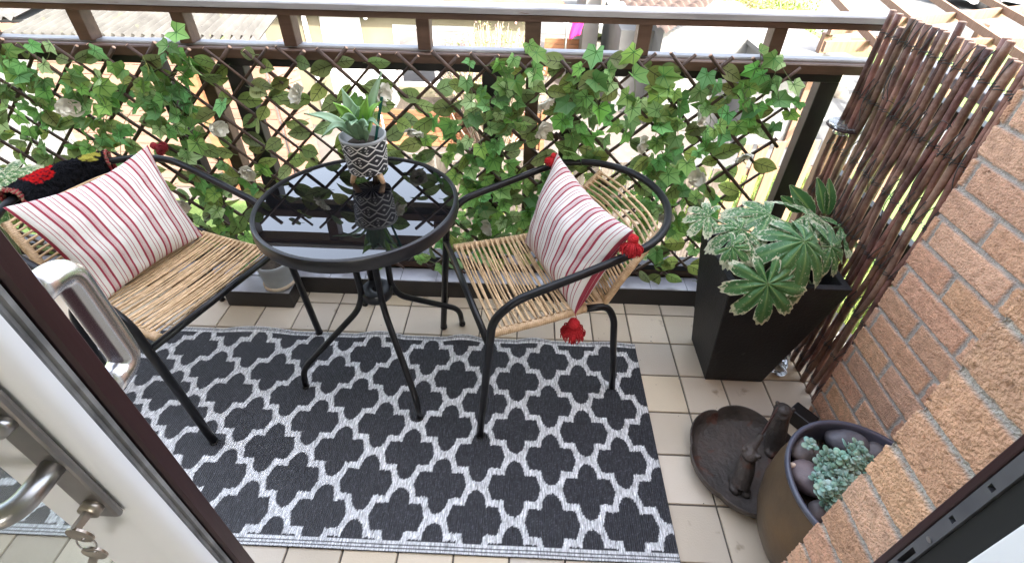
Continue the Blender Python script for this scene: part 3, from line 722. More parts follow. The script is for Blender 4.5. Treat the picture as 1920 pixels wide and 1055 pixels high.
b = MB(); P = np.stack([XX, YY, ZZ], -1); b.grid(P, col=C)
o = b.build('rug', M['rug']); md = o.modifiers.new('solid', 'SOLIDIFY'); md.thickness = .0045; md.offset = -1
tag(o, 'charcoal outdoor rug with pale quatrefoil lattice pattern on the tiles', 'rug')

# ================================================================== TABLE
TC = np.array([-.478, 1.17]); TZ = .70; TR = .289
def tilt(b):
    c = np.array([TC[0], TC[1], TZ]); a = math.radians(-2.4); Rx = np.array([[1, 0, 0], [0, math.cos(a), -math.sin(a)], [0, math.sin(a), math.cos(a)]])
    b.v = [(v - c) @ Rx.T + c for v in b.v]
tb = thing('bistro_table', 'round black glass bistro table between the two wicker chairs', 'table', (TC[0], TC[1], 0))
b = MB(); b.lathe([(0, TZ - .004), (.279, TZ - .004), (.279, TZ - .009), (0, TZ - .009)], (TC[0], TC[1], 0), seg=96); tilt(b); b.build('glass_top', M['glass_black'], tb, smooth=False)
b = MB(); b.lathe([(.2775, TZ - .012), (.2775, TZ - .002), (.279, TZ + .001), (.284, TZ + .0025), (.2885, TZ + .0005), (.2905, TZ - .004), (.2905, TZ - .034), (.288, TZ - .038), (.280, TZ - .038), (.2775, TZ - .012)], (TC[0], TC[1], 0), seg=128)
tilt(b); b.build('rim', M['table_rim'], tb, angle=.7)
for a0 in (math.atan2(1.016 - 1.17, -.738 + .478), math.atan2(.91 - 1.17, -.313 + .478), math.atan2(1.333 - 1.17, -.225 + .478), math.atan2(1.424 - 1.17, -.643 + .478)):
    u = np.array([math.cos(a0), math.sin(a0), 0]); c = np.array([TC[0], TC[1], 0])
    pts = [(.15, .676), (.075, .64), (.052, .50), (.050, .335), (.075, .275), (.295, .095), (.303, .0)]
    P = bend([c + u * r + np.array([0, 0, z]) for r, z in pts], .045, 7)
    b = MB(); b.tube(P, .0105, seg=12)
    b.tube([P[-1] + (0, 0, .012), P[-1] + (0, 0, .001)], .0122, seg=12)
    b.build('leg', M['black_tube'], tb)
b = MB(); b.lathe([(.014, .318), (.014, .345), (.03, .352), (.047, .350), (.052, .342), (.052, .322), (.047, .315), (.014, .318)], (TC[0], TC[1], 0), seg=40); b.build('parasol_ring', M['table_rim'], tb, angle=.7)

# ================================================================== CHAIRS
def make_chair(O, ang, mir, label):
    ca, sa = math.cos(ang), math.sin(ang)
    Bv = np.array([ca, sa, 0]); Sv = np.array([-sa, ca, 0]) * mir
    O = np.array([O[0], O[1], 0.0])
    def W(p): p = np.asarray(p, float); return O + Sv * p[..., 0:1] + Bv * p[..., 1:2] + np.array([0, 0, 1.0]) * p[..., 2:3]
    t = thing('wicker_chair', label, 'chair', O, 'wicker bistro chairs')
    rr = .0118
    arc = [(.2555 * math.cos(a), .425 + .245 * math.sin(a), .660 + .016 * math.sin(a)) for a in np.linspace(.12, PI - .12, 26)]
    pts = [(.245, 0, 0), (.245, .045, .515)] 
    right = bend([(.245, -.002, .0), (.245, .046, .53), (.251, .105, .590), (.2555, .30, .630)], .05, 8)
    full = list(right) + [(.2565, .38, .648)] + arc + [(-.2565, .38, .648)] + [(-p[0], p[1], p[2]) for p in right[::-1]]
    full = np.array([np.asarray(p, float) for p in full])
    b = MB(); b.tube(W(full), rr, seg=14); b.build('arm_frame', M['black_tube'], t)
    for s in (1, -1):
        b = MB(); b.tube(W(np.array([(.245 * s, 0, .014), (.245 * s, 0, 0.0015)])), .0132, seg=12); b.build('foot_cap', M['black_gasket'], t)
        b = MB(); b.tube(W(bend([(.200 * s, .36, .424), (.204 * s, .43, .415), (.216 * s, .455, .36), (.228 * s, .497, .001)], .04, 7)), .0112, seg=12); b.build('leg', M['black_tube'], t)
    b = MB(); b.tube(W(np.array([(-.243, .037, .432), (.243, .037, .432)])), .0108, seg=12); b.build('front_bar', M['black_tube'], t)
    # seat: wrapped rails + strands
    b = MB()
    def wrapped(P, r, pitch=.0062):
        P = dense(P, pitch / 5); L_ = np.r_[0, np.cumsum(np.linalg.norm(np.diff(P, axis=0), axis=1))]
        b.tube(W(P), r + .0016 * np.abs(np.sin(PI * L_ / pitch)) - .0012, seg=12, col=(.92, .9, .88))
    railp = [(.203, .052, .431), (.198, .23, .420), (.190, .415, .418)]
    for s in (1, -1): wrapped(crom([(p[0] * s, p[1], p[2]) for p in railp], 6), .0125)
    wrapped([( -.19, .415, .418), (.19, .415, .418)], .0115)
    nst = 38
    for k in range(nst):
        f = (k + .5) / nst; y = .058 + f * .345; jit = random.gauss(0, .0022); cross = (.0045 if k % 2 else -.0045) + random.gauss(0, .002)
        x = .203 - .012 * f; zt = .431 - .013 * f
        sag = random.uniform(.006, .012); g = random.uniform(.78, 1.18)
        P = [(x, y + cross, zt + .011), (x * .5, y + cross * .4 + jit, zt + .010 - sag * .7), (0, y - cross * .2 + jit, zt + .010 - sag), (-x * .5, y - cross * .6 + jit, zt + .010 - sag * .7), (-x, y - cross, zt + .011)]
        b.tube(W(crom(P, 4)), .0031, seg=7, col=(g, g * .97, g * .92), caps=False)
        if k % 4: continue
        P = [(x, y + .004, zt - .010), (0, y + .004 + jit, zt - .006), (-x, y + .004 + random.gauss(0, .003), zt - .010)]
        b.tube(W(crom(P, 4)), .0026, seg=6, col=(g * .8, g * .76, g * .7), caps=False)
    b.build('seat', M['rope'], t)
    b = MB()
    up = [(.192, .425, .420), (.196, .475, .52), (.178, .585, .648)]
    for s in (1, -1): wrapped(crom([(p[0] * s, p[1], p[2]) for p in up], 6), .0115)
    for k in range(38):
        f = (k + .5) / 38; q = crom(up, 10); p = q[min(int(f * len(q)), len(q) - 1)]; g = random.uniform(.78, 1.18)
        dz = random.gauss(0, .0015); bow = .012 * f + .006
        P = [(p[0], p[1] - .008, p[2] + dz), (p[0] * .5, p[1] + bow * .7, p[2] + random.gauss(0, .002)), (0, p[1] + bow, p[2] - dz * .4), (-p[0] * .5, p[1] + bow * .7, p[2] + random.gauss(0, .002)), (-p[0], p[1] - .008, p[2] - dz)]
        b.tube(W(crom(P, 4)), .0034, seg=7, col=(g, g * .97, g * .92), caps=False)
    b.build('backrest', M['rope'], t)
    return t, W
chR, WR = make_chair((-.2025, 1.0875), math.radians(22.2), 1, 'tan wicker chair with black frame right of the glass table')
chL, WL = make_chair((-.865, 1.03), math.radians(159.2), -1, 'tan wicker chair with black frame left of the glass table by the door')

def cushion(label, W, corners, thick, nrm_sign, bow=.05, sag=(0, 0), seed=0):
    """corners: local far-top, near-top, near-bottom, far-bottom"""
    ft, nt_, nb, fb = [W(np.array(c, float)) for c in corners]
    cen = (ft + nt_ + nb + fb) / 4
    t = thing('cushion', label, 'cushion', cen, 'striped scatter cushions')
    n = 61; uu = np.linspace(0, 1, n)
    nr_ = np.cross(nt_ - ft, fb - ft); nr_ /= np.linalg.norm(nr_); nr_ *= nrm_sign
    sides = []
    U, Vv = np.meshgrid(uu, uu, indexing='ij')
    pu = U + bow * np.sin(PI * Vv) ** 1 * (.5 - U) * 2 * np.abs(2 * U - 1) ** 2 * .8
    pv = Vv + bow * np.sin(PI * U) ** 1 * (.5 - Vv) * 2 * np.abs(2 * Vv - 1) ** 2 * .8
    base = (ft[None, None] * ((1 - pu) * (1 - pv))[..., None] + nt_ * (pu * (1 - pv))[..., None] + nb * (pu * pv)[..., None] + fb * ((1 - pu) * pv)[..., None])
    prof = (np.clip(np.sin(PI * U), 0, 1) * np.clip(np.sin(PI * Vv), 0, 1))
    prof = np.clip(prof, 0, 1) ** .55
    wr = np.array([[nz3(u * 3.2 + seed, v * 4.2, 1) * .5 + .55 * nz3(u * 7 + seed, v * 3 + 4, 2) * (1 - math.sin(PI * u) * math.sin(PI * v)) + .08 * nz3(u * 14, v * 9 + seed, 5) for v in uu] for u in uu])
    b = MB(); UV = np.stack([U, Vv], -1)
    for sgn in (1, -1):
        hgt = prof * (thick * (1.0 if sgn > 0 else .75)) * (1 + .16 * wr) + .012 * wr * np.clip(prof * 1.5, 0, 1)
        Pp = base + nr_ * (sgn * hgt)[..., None]
        # weight sinks towards the bottom
        Pp[..., 2] -= .018 * np.sin(PI * U) * (1 - Vv) * 1.0
        b.grid(Pp, uv=UV, flip=(sgn < 0))
    b.build('cover', M['cushion'], t)
    return t, (ft, nt_, nb, fb), nr_
def tassel(parent, p, d, size, mat='red', cord=.0):
    b = MB(); p = np.asarray(p, float); d = np.asarray(d, float) / np.linalg.norm(d)
    q = p + d * cord
    if cord: b.tube(crom([p, (p + q) / 2 + (.004, 0, 0), q], 3), .0012, seg=5)
    c = q + d * size * .22
    b.sph(c, size * .23, n=10, m=14, nz=.18)
    x = np.cross(d, (.3, .9, .2)); x /= np.linalg.norm(x); y = np.cross(d, x)
    for i in range(150):
        a = random.random() * 2 * PI; k = math.sqrt(random.random()); s = size * random.uniform(.62, .80)
        st = c + d * size * .10 + (x * math.cos(a) + y * math.sin(a)) * size * .12 * k
        e = c + d * s * (1 - .22 * k * k) + (x * math.cos(a) + y * math.sin(a)) * size * .46 * k + np.array([random.gauss(0, .001) for _ in range(3)])
        mid = (st + e) / 2 + (x * math.cos(a) + y * math.sin(a)) * size * .16 * k
        b.tube(crom([st, mid, e], 3), size * .022, seg=4, caps=False)
    return b.build('tassel', M[mat], parent)
cuR, kR, nR = cushion('red and white striped cushion with red tassels on the right chair', WR, [(.225, .43, .725), (-.262, .425, .745), (-.213, .315, .425), (.128, .285, .452)], .100, 1, seed=3)
cuL, kL, nL = cushion('red and white striped cushion leaning on the left chair by the door', WL, [(.190, .43, .757), (-.205, .43, .762), (-.183, .313, .440), (.165, .313, .446)], .085, -1, seed=8)
tassel(cuR, kR[1] + (0, -.008, -.004), (-.1, -.45, -.9), .062)
tassel(cuR, kR[0] + (-.004, .0, -.004), (-.35, -.3, -.8), .05)
tassel(cuR, kR[2] + (0, 0, .0), (0, -.02, -1), .082, cord=.020)
tassel(cuL, kL[0] + (.004, .004, .0), (.6, .2, -.45), .05, 'darkred')

# throw over the back of the left chair
b = MB(); cl = []
n1, n2 = 60, 44
P = np.zeros((n1, n2, 3)); C = np.zeros((n1, n2, 3))
for i in range(n1):
    f = i / (n1 - 1); a = .90 + f * 1.15
    c = np.array([.2555 * math.cos(a), .425 + .245 * math.sin(a), .660 + .016 * math.sin(a)]); rad = np.array([math.cos(a), math.sin(a), 0])
    for j in range(n2):
        g = j / (n2 - 1); th = -2.2 + g * 4.4  # wraps over the tube
        r = .030 + .006 * nz3(f * 4, g * 4, 1) + (.003 * rng.standard_normal())
        drop = max(0, abs(th) - PI / 2)
        off = rad * math.sin(th) * r + np.array([0, 0, 1]) * (math.cos(th) * r * .95 if drop == 0 else -drop * .10)
        P[i, j] = c + off + np.array([0, 0, .006])
        col = np.array([.012, .013, .017])
        e = ((f - .66) / .15) ** 2 + ((g - .45) / .28) ** 2 + .5 * nz3(f * 14, g * 9, 5)
        if e < 1: col = np.array([.60, .015, .018]) if nz3(f * 30, g * 22, 9) > -.18 else np.array([.12, .01, .02])
        e2 = ((f - .16) / .10) ** 2 + ((g - .45) / .17) ** 2 + .9 * nz3(f * 22, g * 16, 2)
        if e2 < .9: col = np.array([.45, .42, .08])
        if f > .965 or f < .03: col = np.array([.35, .05, .06]) if (j % 3) else np.array([.4, .3, .2])
        C[i, j] = col
b.grid(WL(P.reshape(-1, 3)).reshape(P.shape), col=C)
o = b.build('throw', M['cloth']); md = o.modifiers.new('solid', 'SOLIDIFY'); md.thickness = .006; md.offset = 1
tag(o, 'black fleece throw with red poppy draped over the left chair back', 'blanket')

# ================================================================== PLANTER + FATSIA
pl = thing('square_planter', 'tall tapered black square planter beside the willow screen', 'planter', (.79, 1.21, 0))
zb, zt = 0.0, .50
bot = np.array([(.688, 1.116), (.892, 1.114), (.892, 1.306), (.688, 1.306)]); top = np.array([(.632, 1.082), (.990, 1.079), (.990, 1.346), (.616, 1.348)])
def inset(q, d): c = q.mean(0); v = q - c; return c + v * (1 - d / np.abs(v))
b = MB()
rings = [np.c_[bot, np.full(4, zb)], np.c_[top, np.full(4, zt)], np.c_[inset(top, .022), np.full(4, zt)], np.c_[inset(top, .034), np.full(4, zt - .10)]]
V = np.concatenate(rings); F = [[3, 2, 1, 0]]
for r in range(3):
    for i in range(4): F.append([r * 4 + i, r * 4 + (i + 1) % 4, r * 4 + 4 + (i + 1) % 4, r * 4 + 4 + i])
F.append([12, 13, 14, 15]); b.add(V, F)
b.build('pot_body', M['planter'], pl, smooth=False, bevel=.004)
b = MB(); q = inset(top, .032); gx, gy = np.meshgrid(np.linspace(0, 1, 24), np.linspace(0, 1, 24), indexing='ij')
P = (q[0] * ((1 - gx) * (1 - gy))[..., None] + q[1] * (gx * (1 - gy))[..., None] + q[2] * (gx * gy)[..., None] + q[3] * ((1 - gx) * gy)[..., None])
P = np.concatenate([P, np.array([[[.415 + .012 * nz3(i * .6, j * .6, 3)] for j in range(24)] for i in range(24)])], -1); b.grid(P); b.build('soil', M['soil'], pl)

fa = thing('fatsia_plant', 'variegated palmate plant with cream edged leaves in the black planter', 'plant', (.79, 1.2, .41))
def palmate(b, c, nrm, tip, R, lobes, pale, droop, seed, spread=1.12, depth=.68):
    Fm = frame_from(nrm, tip); na = 150; nrad = 12
    th = np.linspace(-PI * spread * .84, PI * spread * .84, na)
    rnd = random.Random(seed); cents = np.linspace(-PI * .78 * spread, PI * .78 * spread, lobes); ln = [(.62 + .42 * math.cos(a * .5)) * rnd.uniform(.9, 1.08) for a in cents]
    half = (cents[1] - cents[0]) / 2
    rad = np.zeros(na); vein = np.zeros(na)
    for i, a in enumerate(th):
        k = int(np.argmin(np.abs(cents - a))); d = abs(a - cents[k]) / half
        s = math.cos(min(1.0, d) * PI / 2)
        # lobes are widest beyond the middle
        rad[i] = ln[k] * (1 - depth * (1 - s ** .42)) * (1 + .035 * math.sin(a * 46 + k))
        vein[i] = math.exp(-(d / .13) ** 2)
    tt = np.linspace(0, 1, nrad)
    V = np.zeros((na, nrad, 3)); C = np.zeros((na, nrad, 3))
    for i, a in enumerate(th):
        k = int(np.argmin(np.abs(cents - a))); d = (a - cents[k]) / half
        for j, t in enumerate(tt):
            aa = cents[k] + (a - cents[k]) * (1 if t < .35 else 1 - .10 * (t - .35)) if True else a
            r = rad[i] * t
            z = -droop * r * r + .055 * math.sin(PI * min(1, t * 1.1)) * (abs(d) ** 1.5) * -1 + .02 * math.sin(a * 13 + t * 6 + seed) * t
            V[i, j] = (r * math.sin(aa), r * math.cos(aa), z)
            C[i, j] = (t if r > .15 else t * .6, pale, vein[i] * (1 - t) * .9 * (t > .02) if t > .0 else .5)
    W_ = (V.reshape(-1, 3) * R) @ Fm.T + np.asarray(c)
    b.grid(W_.reshape(V.shape), col=C)
base = np.array([.80, 1.215, .42])
FL = [ # px, py, plane Y, radius, normal, tip direction, lobes, paleness, droop
    (1440, 532, 1.045, .112, (-.1, -1, .62), (.06, -.25, -1), 9, .10, .35),
    (1508, 452, 1.12, .125, (.1, -.5, .95), (.05, -.8, -.5), 9, .12, .9),
    (1445, 402, 1.25, .120, (-.1, -.1, 1), (-.85, -.2, .05), 7, .28, .35),
    (1390, 430, 1.20, .10, (-.3, -.25, .95), (-1, -.2, -.05), 8, .34, .6),
    (1512, 402, 1.28, .125, (.15, -.1, 1), (.9, -.25, .0), 7, .40, .5),
    (1558, 462, 1.17, .090, (.3, -.7, .8), (1, -.2, -.25), 8, .22, .5),
    (1522, 535, 1.10, .085, (.35, -.8, .3), (.35, -.3, -1), 8, .50, .7),
    (1372, 462, 1.14, .055, (-.2, -.6, .8), (.6, -.4, -.3), 8, .15, .4),
    (1455, 432, 1.30, .075, (0, -.1, 1), (.3, .3, .1), 7, .1, .5),
    (1575, 425, 1.30, .085, (.2, -.15, 1), (.9, .1, .0), 7, .25, .5),
    (1330, 405, 1.29, .070, (-.3, -.3, 1), (-1, .1, .15), 7, .35, .3),
]
for i, (x, y, Y, R, nn, tp, lb, pale, dr) in enumerate(FL):
    c = ony(x, y, Y); b = MB(); palmate(b, c, nn, tp, R * 1.15, lb if lb > 8 else 7, pale, dr, i + 1, 1.12 if lb > 8 else .88); 
    s0 = base + np.array([random.gauss(0, .03), random.gauss(0, .03), 0])
    b2 = MB(); b2.tube(crom([s0, s0 * .45 + c * .55 + (0, 0, .05), c], 6), [.0035] * 7 + [.0028] * 6, seg=7)
    lf = b.build('leaf', M['fatsia'], fa); b2.build('stem', M['stem'], fa)

def blade(b, c0, tip, w, side, pale=.0):
    c0, tip = np.asarray(c0, float), np.asarray(tip, float); d = tip - c0; s = np.cross(d, side); s /= np.linalg.norm(s); u = np.cross(s, d); u /= np.linalg.norm(u)
    n, m = 26, 11; P = np.zeros((n, m, 3)); C = np.zeros((n, m, 3))
    for i in range(n):
        t = i / (n - 1); wd = w * math.sin(PI * min(1, t * .93 + .05)) ** .8 * (1 + .05 * math.sin(t * 40))
        for j in range(m):
            a = j / (m - 1) * 2 - 1; P[i, j] = c0 + d * t + s * wd * a + u * (abs(a) * wd * .45 - .02 * t * t); C[i, j] = (max(abs(a), t ** 6), pale, .9 if abs(a) < .12 else 0)
    b.grid(P, col=C)
for (x0, y0, x1, y1, w) in ((1545, 400, 1538, 338, .020), (1552, 402, 1560, 340, .019), (1525, 402, 1487, 352, .026), (1505, 395, 1470, 372, .022)):
    b = MB(); blade(b, ony(x0, y0, 1.36), ony(x1, y1, 1.36), w, (0, -1, .2)); b.build('leaf', M['fatsia'], fa)
# left edge plant
fb_ = thing('potted_fatsia', 'pale variegated plant at the far left end behind the chair', 'plant', (-2.0, 1.42, .086))
for i, (x, y, Y, R, nn, tp, lb, pale, dr) in enumerate([(10, 335, 1.40, .12, (.1, -.4, 1), (.9, 0, 0), 7, .4, .3), (0, 372, 1.36, .10, (.1, -.6, .8), (.7, -.3, -.3), 7, .2, .5), (-30, 345, 1.44, .12, (0, -.4, 1), (-.5, .2, .1), 7, .2, .3)]):
    c = ony(x, y, Y); b = MB(); palmate(b, c, nn, tp, R, lb, pale, dr, i + 40); b.build('leaf', M['fatsia'], fb_)
    b = MB(); b.tube(crom([(-2.02, 1.42, .09), np.array([-2.02, 1.42, .3]) * .5 + c * .5, c], 5), .004, seg=6); b.build('stem', M['stem'], fb_)

# ================================================================== TABLE POT
PC = np.array([-.482, 1.312]); pz = .6925
pot = thing('plant_pot', 'black and white patterned pot on light wooden legs on the table', 'plant pot', (PC[0], PC[1], pz))
r1, r0 = .0680, .0595; z0, z1 = pz + .036, pz + .148
def potcol(a, z):
    v = (z - z0) / (z1 - z0)
    if v > .93: return (.33, .34, .33)
    u = (a / (2 * PI) * 8) % 1.0; q = v / .93 * 2.6 + .25; k = math.floor(q); fv = q - k
    if k % 2: u = (u + .5) % 1
    x = abs(u - .5) * 2; y = abs(fv - .5) * 2
    d = x * .82 + y * .95
    w = False
    if .82 < d < 1.05: w = True
    if d < .20: w = True
    kind = int((a / (2 * PI) * 9 + (0.5 if k % 2 else 0)) % 3)
    if kind == 0 and .42 < d < .55: w = True
    if kind == 1 and ((x * 1.3 + abs(y - .45) * 1.6) < .24): w = True
    if kind == 1 and d < .16: w = False
    return (.72, .71, .68) if w else (.018, .018, .022)
M['potpat'] = pm('pot_pattern', None, rough=.55, vcol=True)
b = MB(); zz = np.linspace(z0, z1, 130); rr_ = r0 + (r1 - r0) * ((zz - z0) / (z1 - z0)) ** .8
b.lathe([(0.001, z0)] + [(r, z) for r, z in zip(rr_, zz)], (0, 0, 0), seg=420, colf=potcol)
b.v = [v + np.array([PC[0], PC[1], 0]) for v in b.v]
b.build('pot_body', M['potpat'], pot)
b = MB(); b.lathe([(r1 + .0004, z1 - .006), (r1 + .001, z1), (r1 - .002, z1 + .002), (r1 - .006, z1 + .001), (r1 - .0075, z1 - .03), (0, z1 - .03)], (PC[0], PC[1], 0), seg=64); b.build('pot_rim', M['zinc'], pot)
for a in (-2.55, -.55, 1.57):
    d = np.array([math.cos(a), math.sin(a), 0]); c = np.array([PC[0], PC[1], 0])
    b = MB(); b.tube([c + d * .040 + (0, 0, z0 + .004), c + d * .058 + (0, 0, pz - .002)], [.0105, .0068], seg=14); b.build('leg', M['light_wood'], pot)

su = thing('succulent', 'green aloe like succulent with long pointed leaves in the patterned pot', 'plant', (PC[0], PC[1], z1 - .03))
def strap(name, P, w, mat, parent, up):
    P = crom(P, 6); n = len(P); t = np.linspace(0, 1, n); wd = w * np.clip(np.sin(PI * (t * .86 + .14)) ** .75, .0, 1) * (1 - t ** 5) + .0006
    T = np.gradient(P, axis=0); T /= np.linalg.norm(T, axis=1)[:, None]
    G_ = np.zeros((n, 7, 3))
    for i in range(n):
        s = np.cross(T[i], up); s /= np.linalg.norm(s); u = np.cross(s, T[i])
        for j in range(7):
            a = j / 6 * 2 - 1; G_[i, j] = P[i] + s * wd[i] * a + u * (a * a * wd[i] * .35)
    b = MB(); b.grid(G_); o = b.build(name, mat, parent); md = o.modifiers.new('s', 'SOLIDIFY'); md.thickness = min(.004, w * .3); md.offset = 0
    return o
M['succ1'] = pm('succulent_bright', (.20, .46, .06), (.32, .60, .12), scale=18, rough=.4, trans=.15)
M['succ2'] = pm('succulent_grey', (.17, .30, .17), (.32, .46, .30), scale=14, rough=.4, trans=.1)
cen = np.array([PC[0], PC[1], z1 - .012])
SL = [((570, 213), 1.30, .011, 2, .02), ((602, 258), 1.25, .009, 2, .05), ((625, 193), 1.27, .012, 1, .02), ((688, 180), 1.29, .011, 1, .0), ((716, 132), 1.33, .012, 2, .0), ((714, 190), 1.29, .011, 1, .02), ((714, 240), 1.25, .006, 2, .05),
      ((690, 236), 1.22, .014, 2, .02), ((658, 235), 1.23, .013, 2, .03), ((640, 222), 1.26, .014, 2, .03), ((662, 192), 1.34, .017, 2, .0), ((700, 205), 1.36, .012, 1, .0), ((640, 165), 1.36, .014, 2, .0), ((655, 215), 1.30, .013, 1, .01), ((672, 200), 1.30, .012, 2, .0)]
for (tx, ty), Y, w, k, arch in SL:
    e = ony(tx, ty, Y); d = e - cen; s = cen + np.array([d[0], d[1], 0]) * .08
    mid = s * .5 + e * .5 + np.array([0, 0, .012 + arch * .6]); 
    side = np.array([.0, -1, .45]) if abs(d[0]) < .06 else np.array([0, -.5, 1])
    strap('leaf', [s, mid, e], w * 1.3, M['succ1'] if k == 1 else M['succ2'], su, side)
b = MB(); b.lathe([(0, z1 - .026), (.052, z1 - .028)], (PC[0], PC[1], 0), seg=24); b.build('soil', M['soil'], su)
tg = ony(716, 182, 1.31); b = MB(); b.bar((PC[0] + .036, PC[1], z1 - .02), tg, .008, .0016, up=(0, 1, .2)); tag(b.build('plant_label', M['plastic_teal'], smooth=False), 'slim teal plastic plant label stuck in the patterned pot', 'plant label')

# ================================================================== GREY POT ON PLINTH
gp = thing('grey_pot', 'weathered grey flowerpot standing on the black block by the table leg', 'plant pot', (-.985, 1.44, .086))
b = MB(); b.lathe([(.0, .087), (.052, .087), (.056, .092), (.058, .112), (.054, .118), (.060, .140), (.066, .20), (.067, .215), (.060, .215), (.056, .19), (0, .19)], (-.985, 1.443, 0), seg=48); b.build('pot_body', M['zinc'], gp)
b = MB(); b.lathe([(.0585, .096), (.063, .100), (.063, .110), (.0585, .113)], (-.985, 1.443, 0), seg=48); b.build('foot_ring', M['rust_ring'], gp)
b = MB(); b.lathe([(0, .200), (.058, .202)], (-.985, 1.443, 0), seg=24); b.build('soil', M['soil'], gp)

# ================================================================== IRON DISH
DC = np.array([.715, .800]); dish = thing('iron_dish', 'rusty cast iron dish with scalloped rim and two small figures', 'bird bath', (DC[0], DC[1], 0))
na = 160; b = MB(); prof = [(.0, .012), (.40, .012), (.78, .014), (.88, .019), (.94, .038), (.985, .054), (1.0, .056), (1.01, .050), (.98, .028), (.90, .008), (.80, .001), (0, .001)]
P = np.zeros((na + 1, len(prof), 3))
for i in range(na + 1):
    a = i * 2 * PI / na; k = (a + .25) / (2 * PI) * 6; f = k - math.floor(k); sc = 1 + .085 * (math.sin(PI * f) ** .5) - .075
    for j, (r, z) in enumerate(prof):
        q = r * .172 * (1 + (sc - 1) * r ** 3); P[i, j] = (DC[0] + q * math.cos(a), DC[1] + q * math.sin(a), z * (1 + .15 * math.sin(PI * f) * (r > .9)) + .0015 * nz3(q * 30 * math.cos(a), q * 30 * math.sin(a), 2) * (r < .85))
b.grid(P, flip=True)
def rimcol(): pass
b.build('dish_body', M['iron'], dish)
def figure(name, blobs, label):
    b = MB()
    for it in blobs:
        if it[0] == 't': b.tube(crom(it[1], 5), np.interp(np.linspace(0, 1, (len(it[1]) - 1) * 5 + 1), np.linspace(0, 1, len(it[2])), it[2]), seg=14)
        else: b.sph(it[1], it[2], n=12, m=16)
    o = b.build(name, M['iron'], dish); md = o.modifiers.new('r', 'REMESH'); md.mode = 'VOXEL'; md.voxel_size = .0026; md.use_smooth_shade = True
    md = o.modifiers.new('s', 'SMOOTH'); md.factor = .5; md.iterations = 3
    lab(o, label); return o
fA0 = onz(1385, 912, .02); hA = onz(1406, 850, .125)
rgt = np.array([.86, -.5, 0])
figure('animal_figure', [('t', [fA0 + (.004, .0, .004), fA0 * .5 + hA * .5 + (.004, .004, .0), hA + (0, .004, -.012)], [.026, .027, .021]),
       ('s', fA0 + (-.012, -.004, -.002), (.017, .02, .016)), ('s', fA0 + (.016, -.012, -.004), (.017, .02, .014)), ('s', fA0 + (0, .02, .0), (.024, .02, .018)),
       ('s', hA + (0, 0, 0), (.024, .026, .018)), ('s', hA + rgt * .020 + (0, -.004, .012), .0075), ('s', hA - rgt * .020 + (0, -.004, .012), .0085),
       ('t', [hA + (0, .01, .006), hA + (.025, .03, .006), hA + (.05, .055, .008)], [.017, .012, .009])], 'small iron animal with bulging eyes standing at the front')
fB0 = onz(1452, 842, .02); hB = onz(1466, 775, .145)
figure('animal_figure', [('t', [fB0, fB0 * .5 + hB * .5 + (-.004, .0, 0), hB], [.028, .029, .025]), ('s', hB + (.004, .006, .006), (.027, .027, .022)),
       ('s', hB + (-.012, .022, .022), .007), ('s', hB + (.030, .004, .018), .007), ('s', fB0 + (-.015, -.01, 0), (.02, .02, .016)), ('s', fB0 + (.018, -.012, 0), (.02, .02, .016))], 'iron animal with two small ears at the back')
b = MB(); ra, rb = onz(1424, 822, .105), onz(1459, 762, .185)
b.tube(crom([ra, (ra + rb) / 2 + (0, 0, .006), rb], 6), np.r_[.006, np.full(11, .007), .003], seg=8, sx=.45); b.build('tail_ridge', M['iron_rim'], dish)

# wooden block by the wall
b = MB(); rot = np.array([[.8, -.6, 0], [.6, .8, 0], [0, 0, 1]]); b.box((.955, .955, .03), (.05, .075, .06), rot)
tag(b.build('wood_block', M['black_frame'], smooth=False, bevel=.004), 'small dark block against the brick wall behind the pebble pot', 'block')
# crumpled clear bottle
bt = thing('plastic_bottle', 'crushed clear plastic bottle with green cap lying behind the planter', 'bottle', (.965, 1.17, .03))
b = MB(); A_ = np.array([.955, 1.145, .026]); B_ = np.array([1.005, 1.235, .035]); n = 24; P = np.array([A_ + (B_ - A_) * t for t in np.linspace(0, 1, n)])
b.tube(P, [.024 * (1 + .16 * math.sin(t * 21) + .1 * math.sin(t * 47)) for t in np.linspace(0, 1, n)], seg=14); b.build('bottle_body', M['clear'], bt)
b = MB(); b.tube([(.985, 1.225, .075), (1.0, 1.25, .08)], .016, seg=14); b.build('cap', M['plastic_teal'], bt)

